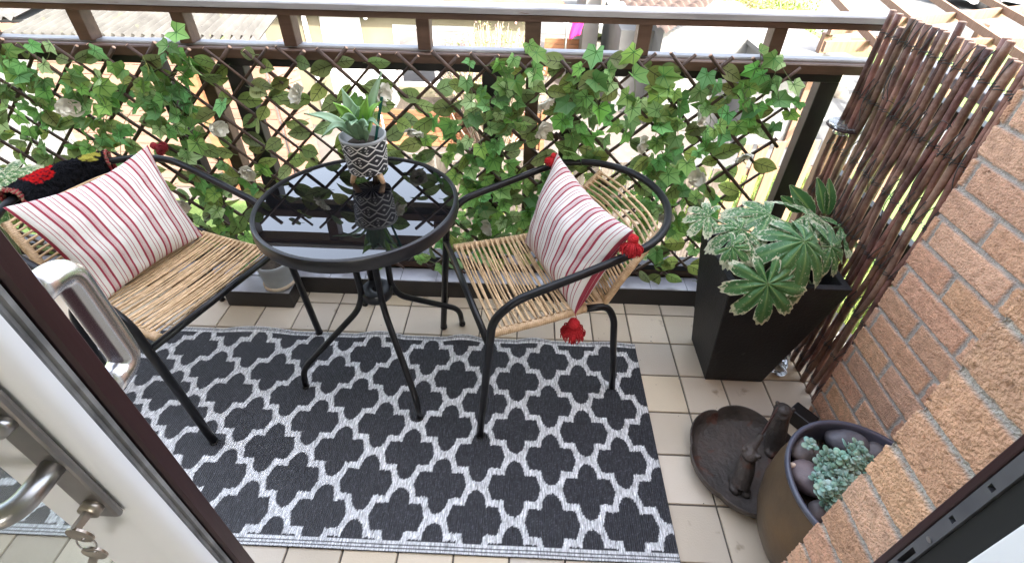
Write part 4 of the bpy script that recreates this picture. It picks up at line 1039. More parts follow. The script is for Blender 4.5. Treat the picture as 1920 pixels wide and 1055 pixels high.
# ================================================================== BRONZE POT
BC = np.array([.825, .568]); bz = .35
bp_ = thing('bronze_pot', 'large rounded bronze glazed pot tucked in the brick corner', 'plant pot', (BC[0], BC[1], 0))
b = MB(); b.lathe([(0, .002), (.128, .002), (.136, .012), (.158, .06), (.178, .13), (.1865, .20), (.184, .27), (.176, .322), (.1735, .336)], (BC[0], BC[1], 0), seg=96); b.build('pot_body', M['bronze'], bp_)
b = MB(); b.lathe([(.1735, .334), (.1775, .338), (.1785, .346), (.1765, .351), (.170, .352), (.1665, .348), (.1655, .336), (.163, .27), (0, .265)], (BC[0], BC[1], 0), seg=96); b.build('pot_rim', M['pot_rim'], bp_)
b = MB(); b.lathe([(0, .285), (.08, .283), (.1645, .280)], (BC[0], BC[1], 0), seg=48); b.build('soil', M['soil'], bp_)
PB = [((1510, 845), .315, (.040, .030, .026), .6, (1.05, .95, .9), 'brown striped pebble at the back left of the bronze pot', 1), ((1588, 828), .312, (.052, .032, .030), -.2, (.62, .66, .75), 'large slate grey pebble at the back of the bronze pot', 2),
      ((1517, 897), .318, (.038, .046, .030), .5, (.85, .72, .74), 'smooth purple brown pebble at the left of the bronze pot', 3), ((1540, 958), .308, (.030, .026, .022), .2, (.75, .70, .68), 'small dark pebble at the front of the bronze pot', 4),
      ((1643, 846), .308, (.030, .028, .022), .2, (.85, .82, .82), 'small grey pebble at the right against the brick', 5), ((1486, 872), .330, (.009, .007, .007), 0, (3.2, 2.8, 2.2), 'tiny cream pebble touching the rim of the bronze pot', 6)]
for (x, y), z, r, a, c, lb, sd in PB:
    b = MB(); R_ = np.array([[math.cos(a), -math.sin(a), 0], [math.sin(a), math.cos(a), 0], [0, 0, 1]]); b.sph(onz(x, y, z), r, n=18, m=26, rot=R_, col=c, nz=.13, seed=sd)
    tag(b.build('pebble', M['pebble']), lb, 'pebble', 'pebbles in the bronze pot')
M['sedum'] = pm('sedum_leaf', (.20, .36, .27), (.38, .54, .45), scale=40, rough=.55, vcol=True, trans=.08)
se = thing('sedum', 'blue green sedum with small round leaves in the bronze pot', 'plant', (.83, .62, .28))
leafm = MB(); stm = MB()
spots = [(1520, 832, .37), (1540, 865, .36), (1553, 850, .38), (1575, 855, .385), (1592, 838, .39), (1600, 855, .39), (1618, 850, .37), (1585, 870, .37), (1560, 880, .37), (1540, 885, .35), (1545, 912, .385), (1540, 925, .37), (1558, 915, .385), (1572, 905, .385), (1585, 895, .37), (1600, 880, .36), (1560, 935, .36), (1580, 925, .36), (1612, 865, .36), (1630, 862, .36), (1605, 905, .36), (1568, 862, .37), (1610, 835, .37), (1532, 895, .36), (1565, 925, .37), (1550, 945, .34), (1578, 945, .34), (1625, 880, .35), (1590, 915, .35)]
for (x, y, z) in spots:
    c = onz(x, y, z); g = random.uniform(.8, 1.2)
    root = np.array([.82 + random.gauss(0, .03), .62 + random.gauss(0, .03), .285]); stm.tube(crom([root, (root + c) / 2 + (random.gauss(0, .01), 0, -.01), c], 4), .0014, seg=5, col=None)
    ax = np.array([random.gauss(0, .3), -.3 + random.gauss(0, .3), 1]); ax /= np.linalg.norm(ax); u = np.cross(ax, (1, .2, .1)); u /= np.linalg.norm(u); w = np.cross(ax, u)
    for ring, (cnt, rr2, el, zo) in enumerate(((5, .0125, .15, -.004), (4, .0095, .5, .002), (3, .006, .9, .006))):
        for q in range(cnt):
            a = q * 2 * PI / cnt + ring * .7 + random.gauss(0, .15); d = u * math.cos(a) + w * math.sin(a); dd = d * math.cos(el) + ax * math.sin(el); nn = ax * math.cos(el) - d * math.sin(el); s = np.cross(nn, dd)
            R_ = np.stack([dd, s, nn], 1); sz = rr2 * random.uniform(.75, 1.1)
            leafm.sph(c + d * rr2 * .25 + dd * sz * .7 + ax * zo, (sz * .75, sz * .62, sz * .16), n=6, m=10, rot=R_, col=(g * random.uniform(.85, 1.15), g, g * random.uniform(.9, 1.1)))
leafm.build('foliage', M['sedum'], se); stm.build('stem', M['twig'], se)

# ================================================================== GLASS DISH ON SCREEN
gd = thing('glass_dish', 'clear ridged glass dish in a brown ring clipped near the screen', 'dish', (1.035, 1.5, .82))
c = np.array([1.035, 1.49, .822])
b = MB(); b.lathe([(0, .006), (.02, .004), (.045, .010), (.052, .020), (.050, .022), (.02, .012), (0, .014)], c, seg=40); b.build('glass_bowl', M['clear'], gd)
b = MB(); a = np.linspace(0, 2 * PI, 41); b.tube(np.c_[c[0] + .053 * np.cos(a), c[1] + .053 * np.sin(a), np.full(41, c[2] + .012)], .0035, seg=8, caps=False); b.build('ring', M['mahogany'], gd)
b = MB(); b.lathe([(.02, .003), (.03, -.012), (.0, -.018)], c, seg=20); b.build('glass_foot', M['clear'], gd)

# ================================================================== DOOR
dr = thing('patio_door', 'white door with mahogany outer face standing open at the left', 'door', (-.42, .258, 0))
DX = -.40
def prism(b, prof, z0, z1, mi=0):
    V = [(x, y, z0) for x, y in prof] + [(x, y, z1) for x, y in prof]; n = len(prof)
    b.add(V, [[i, (i + 1) % n, n + (i + 1) % n, n + i] for i in range(n)] + [list(range(n))[::-1], list(range(n, 2 * n))], mi=mi)
b = MB()
prism(b, [(-.505, .226), (-.425, .2245), (-.412, .2275), (-.4035, .2335), (-.4005, .2395), (-.4005, .2478), (-.505, .2478)], .02, 2.05)
b.build('stile', M['white_upvc'], dr, smooth=True, angle=.5)
b = MB(); prism(b, [(-.505, .2485), (-.4035, .2485), (-.4012, .2505), (-.4045, .2525), (-.4045, .2555), (-.4015, .2575), (-.4015, .2618), (-.4050, .2640), (-.505, .2640)], .02, 2.05); b.build('gasket', M['seal'], dr, smooth=False)
b = MB(); prism(b, [(-.505, .2650), (-.4025, .2650), (-.3985, .2680), (-.3985, .2835), (-.4025, .2868), (-.505, .2868)], .02, 2.05); b.build('outer_frame', M['mahogany'], dr, smooth=False)
b = MB(); b.box((-.92, .2475, 1.035), (.82, .006, 1.86)); b.build('glass_pane', M['glass'], dr, smooth=False)
b = MB(); b.box((-1.38, .256, 1.03), (.09, .06, 2.02)); b.box((-.92, .256, .07), (.83, .06, .10)); b.box((-.92, .256, 2.0), (.83, .06, .10)); b.build('far_frame', M['white_upvc'], dr, smooth=False)
# inner handle plate
b = MB(); b.box((-.4325, .2205, 1.05), (.034, .008, .245)); b.build('handle_plate', M['plate'], dr, smooth=False, bevel=.004)
zl = 1.035
b = MB(); b.tube(bend([(-.430, .219, zl), (-.430, .170, zl), (-.56, .158, zl - .006)], .028, 9), [.012] * 3 + [.0105] * 8, seg=14) if False else b.tube(bend([(-.430, .219, zl), (-.430, .172, zl), (-.56, .160, zl - .006)], .028, 9), .0108, seg=16)
b.build('lever_handle', M['steel'], dr)
b = MB(); b.tube([(-.430, .2175, zl + .075), (-.430, .205, zl + .075)], [.011, .009], seg=16); b.build('lock_knob', M['steel'], dr)
b = MB(); b.tube([(-.430, .218, .958), (-.430, .208, .958)], .0105, seg=16); b.build('lock_cylinder', M['key'], dr)
# outer chrome pull
b = MB()
b.tube(bend([(-.426, .286, 1.185), (-.426, .327, 1.185), (-.426, .327, 1.050), (-.426, .286, 1.050)], .024, 9), .0145, seg=20); b.build('pull_handle', M['chrome'], dr)
# keys
ky = thing('key_bunch', 'two grey metal keys hanging from the door lock', 'keys', (-.43, .19, .95))
def key(cx, cz, Y, ang, parent, shaft):
    b = MB(); n = 28; out = [(math.cos(t) * .0125, math.sin(t) * .0145) for t in np.linspace(0, 2 * PI, n, endpoint=False)]; ho = [(math.cos(t) * .0028 - .0, math.sin(t) * .0028 - .007) for t in np.linspace(0, 2 * PI, n, endpoint=False)]
    ca, sa = math.cos(ang), math.sin(ang)
    def T(p, y): return (cx + ca * p[0] - sa * p[1], y, cz + sa * p[0] + ca * p[1])
    V = [T(p, Y) for p in out] + [T(p, Y) for p in ho] + [T(p, Y + .0022) for p in out] + [T(p, Y + .0022) for p in ho]; F = []
    for i in range(n):
        j = (i + 1) % n; F += [[i, j, n + j, n + i], [2 * n + i, 3 * n + i, 3 * n + j, 2 * n + j], [i, 2 * n + i, 2 * n + j, j], [n + i, n + j, 3 * n + j, 3 * n + i]]
    b.add(V, F)
    tooth = [(-.004, .012), (.004, .012), (.004, .045), (0, .050), (-.002, .045), (-.0045, .041), (-.002, .038), (-.0045, .034), (-.002, .031), (-.0045, .027), (-.004, .022)]
    if shaft:
        V = [T(p, Y) for p in tooth] + [T(p, Y + .0022) for p in tooth]; n = len(tooth); b.add(V, [list(range(n)), list(range(n, 2 * n))[::-1]] + [[i, (i + 1) % n, n + (i + 1) % n, n + i] for i in range(n)])
    return b.build('key', M['key'], parent, smooth=False)
key(-.4335, .945, .192, .15, ky, False)
b = MB(); b.bar((-.4325, .193, .957), (-.4305, .209, .958), .004, .010); b.build('key_shank', M['key'], ky, smooth=False)
key(-.432, .912, .188, 2.6, ky, True)
a = np.linspace(0, 2 * PI, 25); b = MB(); b.tube(np.c_[-.433 + .010 * np.cos(a), .191 + .003 * np.sin(a), .930 + .011 * np.sin(a)], .0009, seg=6, caps=False); b.build('key_ring', M['steel'], ky)

# right jamb of the door frame
jb = thing('door_frame', 'dark door frame jamb with a punched steel strike plate beside the bricks', 'door frame', (.5, .25, 0))
b = MB(); prism(b, [(.489, .2655), (.489, .2745), (.53, .2745), (.53, .2655)], .0, 2.12); b.build('outer_strip', M['mahogany'], jb, smooth=False, bevel=.0015)
b = MB(); holes = [1.012, .9705, .918 - .0]
pz_ = [(.0, .795), (.838, .9125), (.9215, .986), (.9945, 1.052), (1.0535, 2.12)]
xs0, xs1, ya, yb = .4905, .53, .2512, .2645
zc = [.0, .795, .835, .9135, .9215, .986, .994, 2.12]
for i in range(0, len(zc) - 1):
    if i % 2 == 0: b.box(((xs0 + xs1) / 2, (ya + yb) / 2, (zc[i] + zc[i + 1]) / 2), (xs1 - xs0, yb - ya, zc[i + 1] - zc[i]))
    else:
        for (q0, q1) in ((ya, ya + .0035), (yb - .0035, yb)): b.box(((xs0 + xs1) / 2, (q0 + q1) / 2, (zc[i] + zc[i + 1]) / 2), (xs1 - xs0, q1 - q0, zc[i + 1] - zc[i]))
b.box((.528, .2578, 1.0), (.004, .012, 2.1), mi=1)
b.box((.4902, .2578, 1.0535), (.0012, .0128, .0015), mi=2)
b.tube([(.4905, .2565, .868), (.4893, .2565, .868)], .0035, seg=14, mi=2)
b.build('strike_plate', [M['strike'], M['black_gasket'], M['steel']], jb, smooth=False)
b = MB(); prism(b, [(.494, .2215), (.494, .2505), (.53, .2505), (.53, .2215)], .0, 2.12); b.build('gasket', M['black_gasket'], jb, smooth=False)
b = MB(); prism(b, [(.487, .14), (.487, .2208), (.56, .2208), (.56, .14)], .0, 2.12); b.build('inner_frame', M['white_upvc'], jb, smooth=False, bevel=.002)
b = MB(); b.box((.0, .245, .012), (1.0, .08, .024)); tag(b.build('door_sill', M['white_upvc'], smooth=False, bevel=.003), 'white door sill under the opening', 'sill', kind='thing')

# ================================================================== EXTERIOR
GZ = -2.8
b = MB(); b.box((0, 60, GZ - .05), (300, 300, .1)); structure(b.build('ground', M['grass'], smooth=False))
def sheet(name, poly, z, mat):
    b = MB(); b.add([(x, y, z) for x, y in poly], [list(range(len(poly)))]); return structure(b.build(name, mat, smooth=False))
sheet('paving', [(-9, 6.2), (1.8, 6.2), (3.4, 8.2), (3.9, 16), (-9, 16)], GZ + .004, M['paving'])
sheet('driveway', [(3.0, 7.6), (9.2, 8.0), (9.5, 14), (8.2, 24), (3.9, 24), (3.9, 12)], GZ + .008, M['concrete'])
sheet('road', [(9.6, 16.6), (60, 14), (60, 60), (7.5, 60), (8.3, 24.2)], GZ + .006, M['concrete'])
sheet('patio', [(-9, 16.0), (3.8, 16.0), (3.8, 24), (-9, 24)], GZ + .012, M['concrete'])

def boards(b, a, e, z0, z1, w, gap, th, jz=.0, vert=True, ym=(.7, 1.25)):
    a = np.array([a[0], a[1], 0.]); e = np.array([e[0], e[1], 0.]); d = e - a; Ln = np.linalg.norm(d); d /= Ln; nrm = np.array([d[1], -d[0], 0]); rot = np.stack([d, -nrm, (0, 0, 1)], 1)
    if vert:
        n = int(Ln / (w + gap))
        for i in range(n):
            t = (i + .5) * (w + gap); zz = z1 + random.uniform(-jz, jz); g = random.uniform(*ym)
            b.box(a + d * t + np.array([0, 0, (z0 + zz) / 2]), (w, th, zz - z0), rot, col=np.tile((g, g, g), (8, 1)))
    else:
        n = int((z1 - z0) / (w + gap))
        for i in range(n):
            g = random.uniform(*ym); b.box(a + d * Ln / 2 + np.array([0, 0, z0 + (i + .5) * (w + gap)]), (Ln, th, w), rot, col=np.tile((g, g, g), (8, 1)))
def fence(name, label, a, e, z1, mat, w, gap, jz, ym):
    t = thing(name, label, 'fence', (a[0], a[1], GZ)); b = MB(); boards(b, a, e, GZ + .03, z1, w, gap, .02, jz, True, ym); b.build('board_panel', mat, t, smooth=False)
    b = MB(); d = np.array([e[0] - a[0], e[1] - a[1]]); nn = np.array([d[1], -d[0]]) / np.linalg.norm(d) * -.035
    for z in (GZ + .4, z1 - .35): b.bar((a[0] + nn[0], a[1] + nn[1], z), (e[0] + nn[0], e[1] + nn[1], z), .04, .08)
    b.build('fence_rail', mat, t, smooth=False); return t
fence('board_fence', 'weathered grey brown board fence below the balcony', (-1.9, 4.75), (2.35, 4.75), -1.12, M['oldfence'], .125, .028, .09, (.6, 1.3))
fence('picket_fence', 'sunlit cedar coloured picket fence at the right below the balcony', (2.4, 5.0), (4.6, 5.3), -1.0, M['newfence'], .13, .07, .05, (.85, 1.15))
wp = ony(1577, 236, 3.4); b = MB(); b.box((wp[0], 3.4, (wp[2] + GZ) / 2), (.10, .09, wp[2] - GZ)); tag(b.build('wood_post', M['newfence'], smooth=False, bevel=.004), 'square pale timber post standing just outside the railing corner', 'post')
t = thing('raised_bed', 'orange slatted timber planter in the paved garden behind the pot', 'raised bed', (-1.4, 8.2, GZ))
b = MB(); boards(b, (-2.9, 8.2), (.35, 8.2), GZ + .02, -2.02, .09, .012, .03, vert=False); boards(b, (.35, 8.2), (.35, 8.9), GZ + .02, -2.02, .09, .012, .03, vert=False); b.build('slat_side', M['clad'], t, smooth=False)
b = MB(); b.box((-1.28, 8.55, -2.12), (3.2, .62, .06)); b.build('soil', M['soil'], t, smooth=False)
for x in (-2.88, -1.3, .33):
    b = MB(); b.box((x, 8.175, -2.4), (.08, .06, .8)); b.build('corner_post', M['clad'], t, smooth=False)

# corrugated garages
def corrugated(b, x0, x1, y0, y1, z0, z1, pitch=.146, amp=.028):
    xs = np.arange(x0, x1, pitch / 8); ys = np.linspace(y0, y1, 12); P = np.zeros((len(xs), len(ys), 3))
    for i, x in enumerate(xs):
        for j, y in enumerate(ys): P[i, j] = (x, y, z0 + (z1 - z0) * (y - y0) / (y1 - y0) + amp * math.sin(2 * PI * x / pitch))
    b.grid(P, flip=True)
ga = thing('garage', 'long garage with pale corrugated roof and terracotta cladding', 'garage', (-5, 7.5, GZ))
b = MB(); fl_, fr_, bl_, br_ = np.array([-6.95, 6.42, -.42]), onz(487, 72, -.42), onz(150, -10, .02), onz(530, 15, -.12)
nu, nv = 420, 10; P = np.zeros((nu, nv, 3))
for i in range(nu):
    for j in range(nv):
        u, v = i / (nu - 1), j / (nv - 1); P[i, j] = (fl_ * (1 - u) + fr_ * u) * (1 - v) + (bl_ * (1 - u) + br_ * u) * v + np.array([0, 0, .038 * math.sin(u * 2 * PI * 26)])
b.grid(P, flip=True); b.build('roof', M['corrug'], ga)
b = MB(); boards(b, (-6.85, 6.55), (fr_[0] - .05, 6.55), GZ + .02, -.46, .14, .012, .04, vert=False, ym=(.9, 1.1)); boards(b, (fr_[0], 6.55), (br_[0], br_[1]), GZ + .02, -.46, .14, .012, .04, vert=False, ym=(.9, 1.1)); b.build('wall', M['pinkclad'], ga, smooth=False)
b = MB(); b.box(((-6.9 + fr_[0]) / 2, 6.44, -.52), (fr_[0] + 6.9, .03, .14)); b.build('fascia', M['clad'], ga, smooth=False)
for x in (-4.6, -3.95):
    b = MB(); b.box((x, 6.47, -1.65), (.14, .08, 2.3)); b.build('door_post', M['clad'], ga, smooth=False)
g2 = thing('garage', 'farther garage at the left edge with mossy corrugated roof', 'garage', (-9.5, 8, GZ))
b = MB(); corrugated(b, -13, -6.95, 6.75, 11.5, -.30, .35); b.build('roof', M['corrug'], g2)
b = MB(); b.box((-9.9, 9, -1.56), (5.8, 4.2, 2.42)); b.build('wall', M['white_render'], g2, smooth=False)
b = MB(); b.box((-9.9, 6.80, -.45), (5.9, .04, .16)); b.build('fascia', M['pinkclad'], g2, smooth=False)

# cream house
ch = thing('cream_house', 'cream rendered bungalow with white door and wide window', 'house', (-2, 9.2, GZ))
b = MB()
def facade(b, x0, x1, Y, z0, z1, holes, th=.12):
    xs = sorted({x0, x1, *[h[0] for h in holes], *[h[1] for h in holes]}); zs = sorted({z0, z1, *[h[2] for h in holes], *[h[3] for h in holes]})
    for i in range(len(xs) - 1):
        for j in range(len(zs) - 1):
            cx, cz = (xs[i] + xs[i + 1]) / 2, (zs[j] + zs[j + 1]) / 2
            if any(h[0] < cx < h[1] and h[2] < cz < h[3] for h in holes): continue
            b.box((cx, Y + th / 2, cz), (xs[i + 1] - xs[i], th, zs[j + 1] - zs[j]))
facade(b, -4.75, .10, 9.0, GZ, -.42, [(-3.72, -2.98, GZ, -.72), (-2.42, -.95, -1.95, -.82)])
b.box((-4.70, 11, -1.6), (.1, 3.8, 2.4)); b.box((.05, 11, -1.6), (.1, 3.8, 2.4)); b.build('wall', M['cream'], ch, smooth=False)
b = MB(); b.box((-3.35, 9.05, -1.76), (.74, .05, 2.08)); d_ = b.build('door', M['white_upvc'], ch, smooth=False, bevel=.004); b = MB(); b.box((-3.35, 9.02, -1.15), (.46, .012, .72)); b.build('pane', M['window'], d_, smooth=False)
b = MB(); facade(b, -2.42, -.95, 9.03, -1.95, -.82, [(-2.35, -1.72, -1.88, -.89), (-1.65, -1.02, -1.88, -.89)], .05); w_ = b.build('window', M['white_upvc'], ch, smooth=False)
b = MB(); b.box((-2.035, 9.065, -1.385), (.63, .01, .99)); b.box((-1.335, 9.065, -1.385), (.63, .01, .99)); b.build('pane', M['window'], w_, smooth=False)
b = MB(); b.box((-1.7, 8.98, -.66), (1.7, .03, .035)); b.build('lintel_strip', M['twig'], ch, smooth=False)
b = MB(); b.tube([(-3.95, 8.93, -.45), (-3.95, 8.93, GZ)], .04, seg=10); b.build('downpipe', M['white_upvc'], ch)
b = MB(); b.box((-2.85, 8.95, -.66), (.1, .1, .06)); b.sph((-2.85, 8.92, -.70), .04); b.build('lamp', M['white_upvc'], ch)
b = MB()
for i, f in enumerate(np.linspace(0, 1, 14)[:-1]):
    b.box((-2.35, 8.75 + f * 2.8 + .1, -.40 + f * 1.25), (5.0, .24, .03), np.array([[1, 0, 0], [0, .914, -.406], [0, .406, .914]]), col=np.tile((1, .95, .9), (8, 1)) * random.uniform(.8, 1.1))
b.build('roof', M['rooftile'], ch, smooth=False)
b = MB(); b.box((-2.35, 8.72, -.44), (5.0, .03, .14)); b.build('fascia', M['white_upvc'], ch, smooth=False)
# barbecue and white chair in front of the house
bq = thing('barbecue', 'small white domed barbecue against the cream house', 'barbecue', (-2.45, 8.6, GZ))
b = MB(); b.sph((-2.55, 8.5, -1.55), (.26, .22, .22)); b.build('lid', M['white_upvc'], bq); b = MB(); b.box((-2.55, 8.5, -2.25), (.4, .35, 1.1)); b.build('cart', M['greycush'], bq, smooth=False)
wc = thing('garden_chair', 'white garden chair beside the cream house door', 'chair', (-2.95, 8.6, GZ))
b = MB(); b.box((-2.95, 8.6, -1.55), (.45, .05, .9), np.array([[.9, 0, .43], [0, 1, 0], [-.43, 0, .9]])); b.build('backrest', M['white_upvc'], wc, smooth=False, bevel=.02)
b = MB(); b.box((-2.8, 8.4, -2.2), (.45, .45, .05)); b.build('seat', M['white_upvc'], wc, smooth=False, bevel=.02)
for dx in (-.2, .2):
    for dy_ in (-.2, .2):
        b = MB(); b.tube([(-2.8 + dx, 8.4 + dy_, -2.2), (-2.8 + dx * 1.1, 8.4 + dy_ * 1.1, GZ)], .02, seg=8); b.build('leg', M['white_upvc'], wc)

def shrub(name, label, c, r, n, mat, tint, twigs=60, leaf=.06, cat='shrub', fl=None):
    t = thing(name, label, cat, (c[0], c[1], GZ)); b = MB(); c = np.array(c, float); r = np.array(r, float)
    for i in range(n):
        d = rng.standard_normal(3); d /= np.linalg.norm(d); p = c + d * r * (rng.random() ** .4) * (1 + .25 * nz3(*(d * 2.3)))
        g = random.uniform(.5, 1.4); q = rng.standard_normal(3); nn = rng.standard_normal(3); cc = tint if (fl is None or random.random() > .25) else fl
        put_leaf(b, BV[[0, 10, 22, 14, 42, 24][0:1]] if False else LV, LF, p, nn, q, leaf * random.uniform(.6, 1.3), (g * cc[0], g * cc[1], g * cc[2]), 0, .2)
    b.build('crown', mat, t)
    b = MB()
    for i in range(twigs):
        d = rng.standard_normal(3); d[2] = abs(d[2]); d /= np.linalg.norm(d); e = c + d * r * 1.02; s = np.array([c[0] + random.gauss(0, r[0] * .15), c[1] + random.gauss(0, r[1] * .15), GZ])
        b.tube(crom([s, (s + e) / 2 + rng.standard_normal(3) * .08, e], 4), np.linspace(.016, .004, 9), seg=5, caps=False)
    b.build('trunk', M['twig'], t); return t
LV = np.array([(0, 0, 0), (-.3, .45, 0), (0, 1, 0), (.3, .45, 0)], float); LF = [[0, 3, 2, 1]]
shrub('flowering_shrub', 'twiggy shrub with pink blossom in front of the cream house window', (-.55, 8.0, -1.35), (.95, .7, .85), 2600, M['shrubleaf'], (1.1, 1.0, 1.1), 150, .05, fl=(2.2, .9, 2.4))
shrub('garden_shrub', 'bright green bush beside the white driveway', (7.0, 14.4, -2.0), (1.0, .9, .85), 1800, M['shrubleaf'], (.9, 1.0, .5), 40, .09)
shrub('garden_shrub', 'small yellow green bush by the stone edging', (7.3, 12.2, -2.5), (.45, .45, .4), 700, M['shrubleaf'], (1.0, 1.1, .5), 20, .07)
shrub('hedge_shrub', 'dry low hedge behind the driveway', (7.4, 18.3, -2.1), (2.6, 1.2, .7), 2600, M['shrubleaf'], (1.5, 1.2, .8), 60, .10)
# grass tufts near the fence (stuff)
b = MB()
for i in range(5200):
    x = random.uniform(-.5, 5.2); y = random.uniform(4.95, 7.4); h = random.uniform(.08, .30); a = random.random() * 6.28; g = random.uniform(.6, 1.6)
    d = np.array([math.cos(a), math.sin(a), 0]) * .014; e = np.array([random.gauss(0, .05), random.gauss(0, .05), h]); p = np.array([x, y, GZ])
    b.add([p - d, p + d, p + e], [[0, 1, 2]], col=np.tile((g, g, g * .7), (3, 1)))
for i in range(3000):
    x = random.uniform(-1.5, 4.6); y = random.uniform(2.6, 4.6); h = random.uniform(.15, .6); a = random.random() * 6.28; g = random.uniform(.5, 1.5)
    d = np.array([math.cos(a), math.sin(a), 0]) * .02; e = np.array([random.gauss(0, .1), random.gauss(0, .1), h]); p = np.array([x, y, GZ])
    b.add([p - d, p + d, p + e], [[0, 1, 2]], col=np.tile((g, g, g * .7), (3, 1)))
o = b.build('grass', M['shrubleaf'], smooth=False); o['kind'] = 'stuff'

# playhouse, towel, white garden wall, sofa, raised bed with lime edge
ph = thing('playhouse', 'small orange timber playhouse with pitched roof', 'playhouse', (.75, 12.4, GZ))
b = MB(); boards(b, (.42, 12.2), (1.35, 12.2), GZ + .02, -1.75, .12, .01, .04, vert=False, ym=(.9, 1.1)); boards(b, (1.35, 12.2), (1.35, 13.2), GZ + .02, -1.75, .12, .01, .04, vert=False, ym=(.9, 1.1)); b.build('wall', M['clad'], ph, smooth=False)
b = MB(); b.bar((.0, 12.1, -1.28), (1.0, 12.1, -1.35), .1, .08); b.add([(.1, 12.1, -1.2), (.75, 12.1, -1.18), (1.55, 12.1, -1.78), (1.55, 13.3, -1.78), (.75, 13.3, -1.18), (.1, 13.3, -1.2)], [[0, 1, 4, 5], [1, 2, 3, 4]]); b.build('roof', M['clad'], ph, smooth=False)
P = np.array([[(.93 + .24 * u + .02 * math.sin(v * 5), 11.0 + .03 * math.sin(u * 9 + v * 3), -1.02 - .42 * v - .12 * (1 - u) * v) for v in np.linspace(0, 1, 14)] for u in np.linspace(0, 1, 14)]); b = MB(); b.grid(P)
o = b.build('towel', M['magenta'], solid=.01); tag(o, 'bright magenta towel hanging on the washing line', 'towel')
wl = thing('washing_line', 'thin washing line between a metal post and the white wall', 'washing line', (.85, 11, GZ)); b = MB(); b.tube([(.84, 11.0, GZ), (.84, 11.0, -.95)], .025, seg=8); b.build('post', M['steel'], wl); b = MB(); b.tube([(.84, 11.0, -.99), (2.0, 12.5, -.95)], .006, seg=5); b.build('line', M['white_upvc'], wl)
b = MB(); b.box((1.42, 12.5, -1.7), (.34, 2.0, 2.2)); tag(b.build('garden_wall', M['white_render'], smooth=False), 'white rendered garden wall behind the magenta towel', 'wall', kind='thing')
sf = thing('garden_sofa', 'grey cushioned garden sofa on the far patio', 'sofa', (2.9, 19.5, GZ))
b = MB(); b.box((3.1, 19.3, -2.55), (2.6, .8, .3)); b.build('base', M['oldfence'], sf, smooth=False)
b = MB(); b.box((3.1, 19.8, -2.1), (2.6, .15, .8)); b.build('backrest', M['clad'], sf, smooth=False)
for k in range(3):
    b = MB(); b.box((2.25 + k * .85, 19.6, -2.1), (.78, .2, .55)); b.build('cushion', M['greycush'], sf, smooth=False, bevel=.06)
rb = thing('raised_pond', 'lime edged raised bed with white lining on the grey patio', 'raised bed', (3, 15.5, GZ))
b = MB()
rr3 = np.array([[.8, .6, 0], [-.6, .8, 0], [0, 0, 1]])
for (cx, cy, sx_, sy_) in ((2.35, 16.1, .12, 3.0), (3.2, 14.85, 1.2, .12)): b.box((cx, cy, -2.55), (sx_, sy_, .5), rr3 if sx_ < sy_ else None)
b.build('edging', M['lime'], rb, smooth=False); b = MB(); b.box((3.0, 16.2, -2.42), (1.1, 2.6, .2), rr3); b.build('lining', M['greycush'], rb, smooth=False)

# white house with tiled roof
wh = thing('white_house', 'white rendered house corner with pale clay tiled roof', 'house', (3.4, 10.4, GZ))
b = MB(); corner = np.array([2.43, 9.0, -.86])
def rowtile(b, A, B, Cc, D, nu, nv):
    P = np.zeros((nu, nv, 3)); Cl = np.ones((nu, nv, 3))
    for i in range(nu):
        for j in range(nv):
            u, v = i / (nu - 1), j / (nv - 1); p = A * (1 - u) * (1 - v) + B * u * (1 - v) + Cc * u * v + D * (1 - u) * v
            P[i, j] = p + np.array([0, 0, .05 * abs(math.sin(u * PI * 9)) + .04 * ((v * 12) % 1)]); s = .55 + .5 * ((v * 12) % 1); Cl[i, j] = (s, s, s)
    b.grid(P, col=Cl, flip=True)
ra_, rc_ = onz(1125, -22, -.50), onz(1356, -6, -.30); rowtile(b, ra_, corner, rc_, ra_ + rc_ - corner + (0, .3, .35), 90, 60); b.build('roof', M['rooftile'], wh)
b = MB(); b.box((3.60, 10.7, -1.85), (2.2, 2.6, 1.9)); b.box((2.3, 11.4, -1.95), (.9, 2.6, 1.7)); b.build('wall', M['white_render'], wh, smooth=False)
b = MB(); b.box((2.95, 9.385, -1.45), (.34, .04, .4)); w_ = b.build('window', M['white_upvc'], wh, smooth=False); b = MB(); b.box((2.95, 9.362, -1.45), (.24, .01, .3)); b.build('pane', M['window'], w_, smooth=False)
# flat white garage roof, stone edging
fg = thing('white_garage', 'low white flat roofed garage between the house and the driveway', 'garage', (4.6, 10.5, GZ))
b = MB(); b.box((4.7, 10.2, -1.95), (1.2, 3.0, 1.7)); b.build('wall', M['white_render'], fg, smooth=False); b = MB(); b.box((4.75, 10.2, -1.06), (1.4, 3.2, .08)); b.build('roof', M['white_render'], fg, smooth=False)
se_ = thing('stone_edging', 'low rough stone edging along the driveway', 'garden edging', (8.8, 13, GZ)); b = MB()
for i in range(26):
    f = i / 25; b.sph((7.4 + 2.3 * f + random.gauss(0, .05), 11.4 + 6.0 * f - 5.0 * f * f * .3, GZ + .06), (.22, .2, .16), n=6, m=8, nz=.3, seed=i)
b.build('stone', M['stone'], se_)
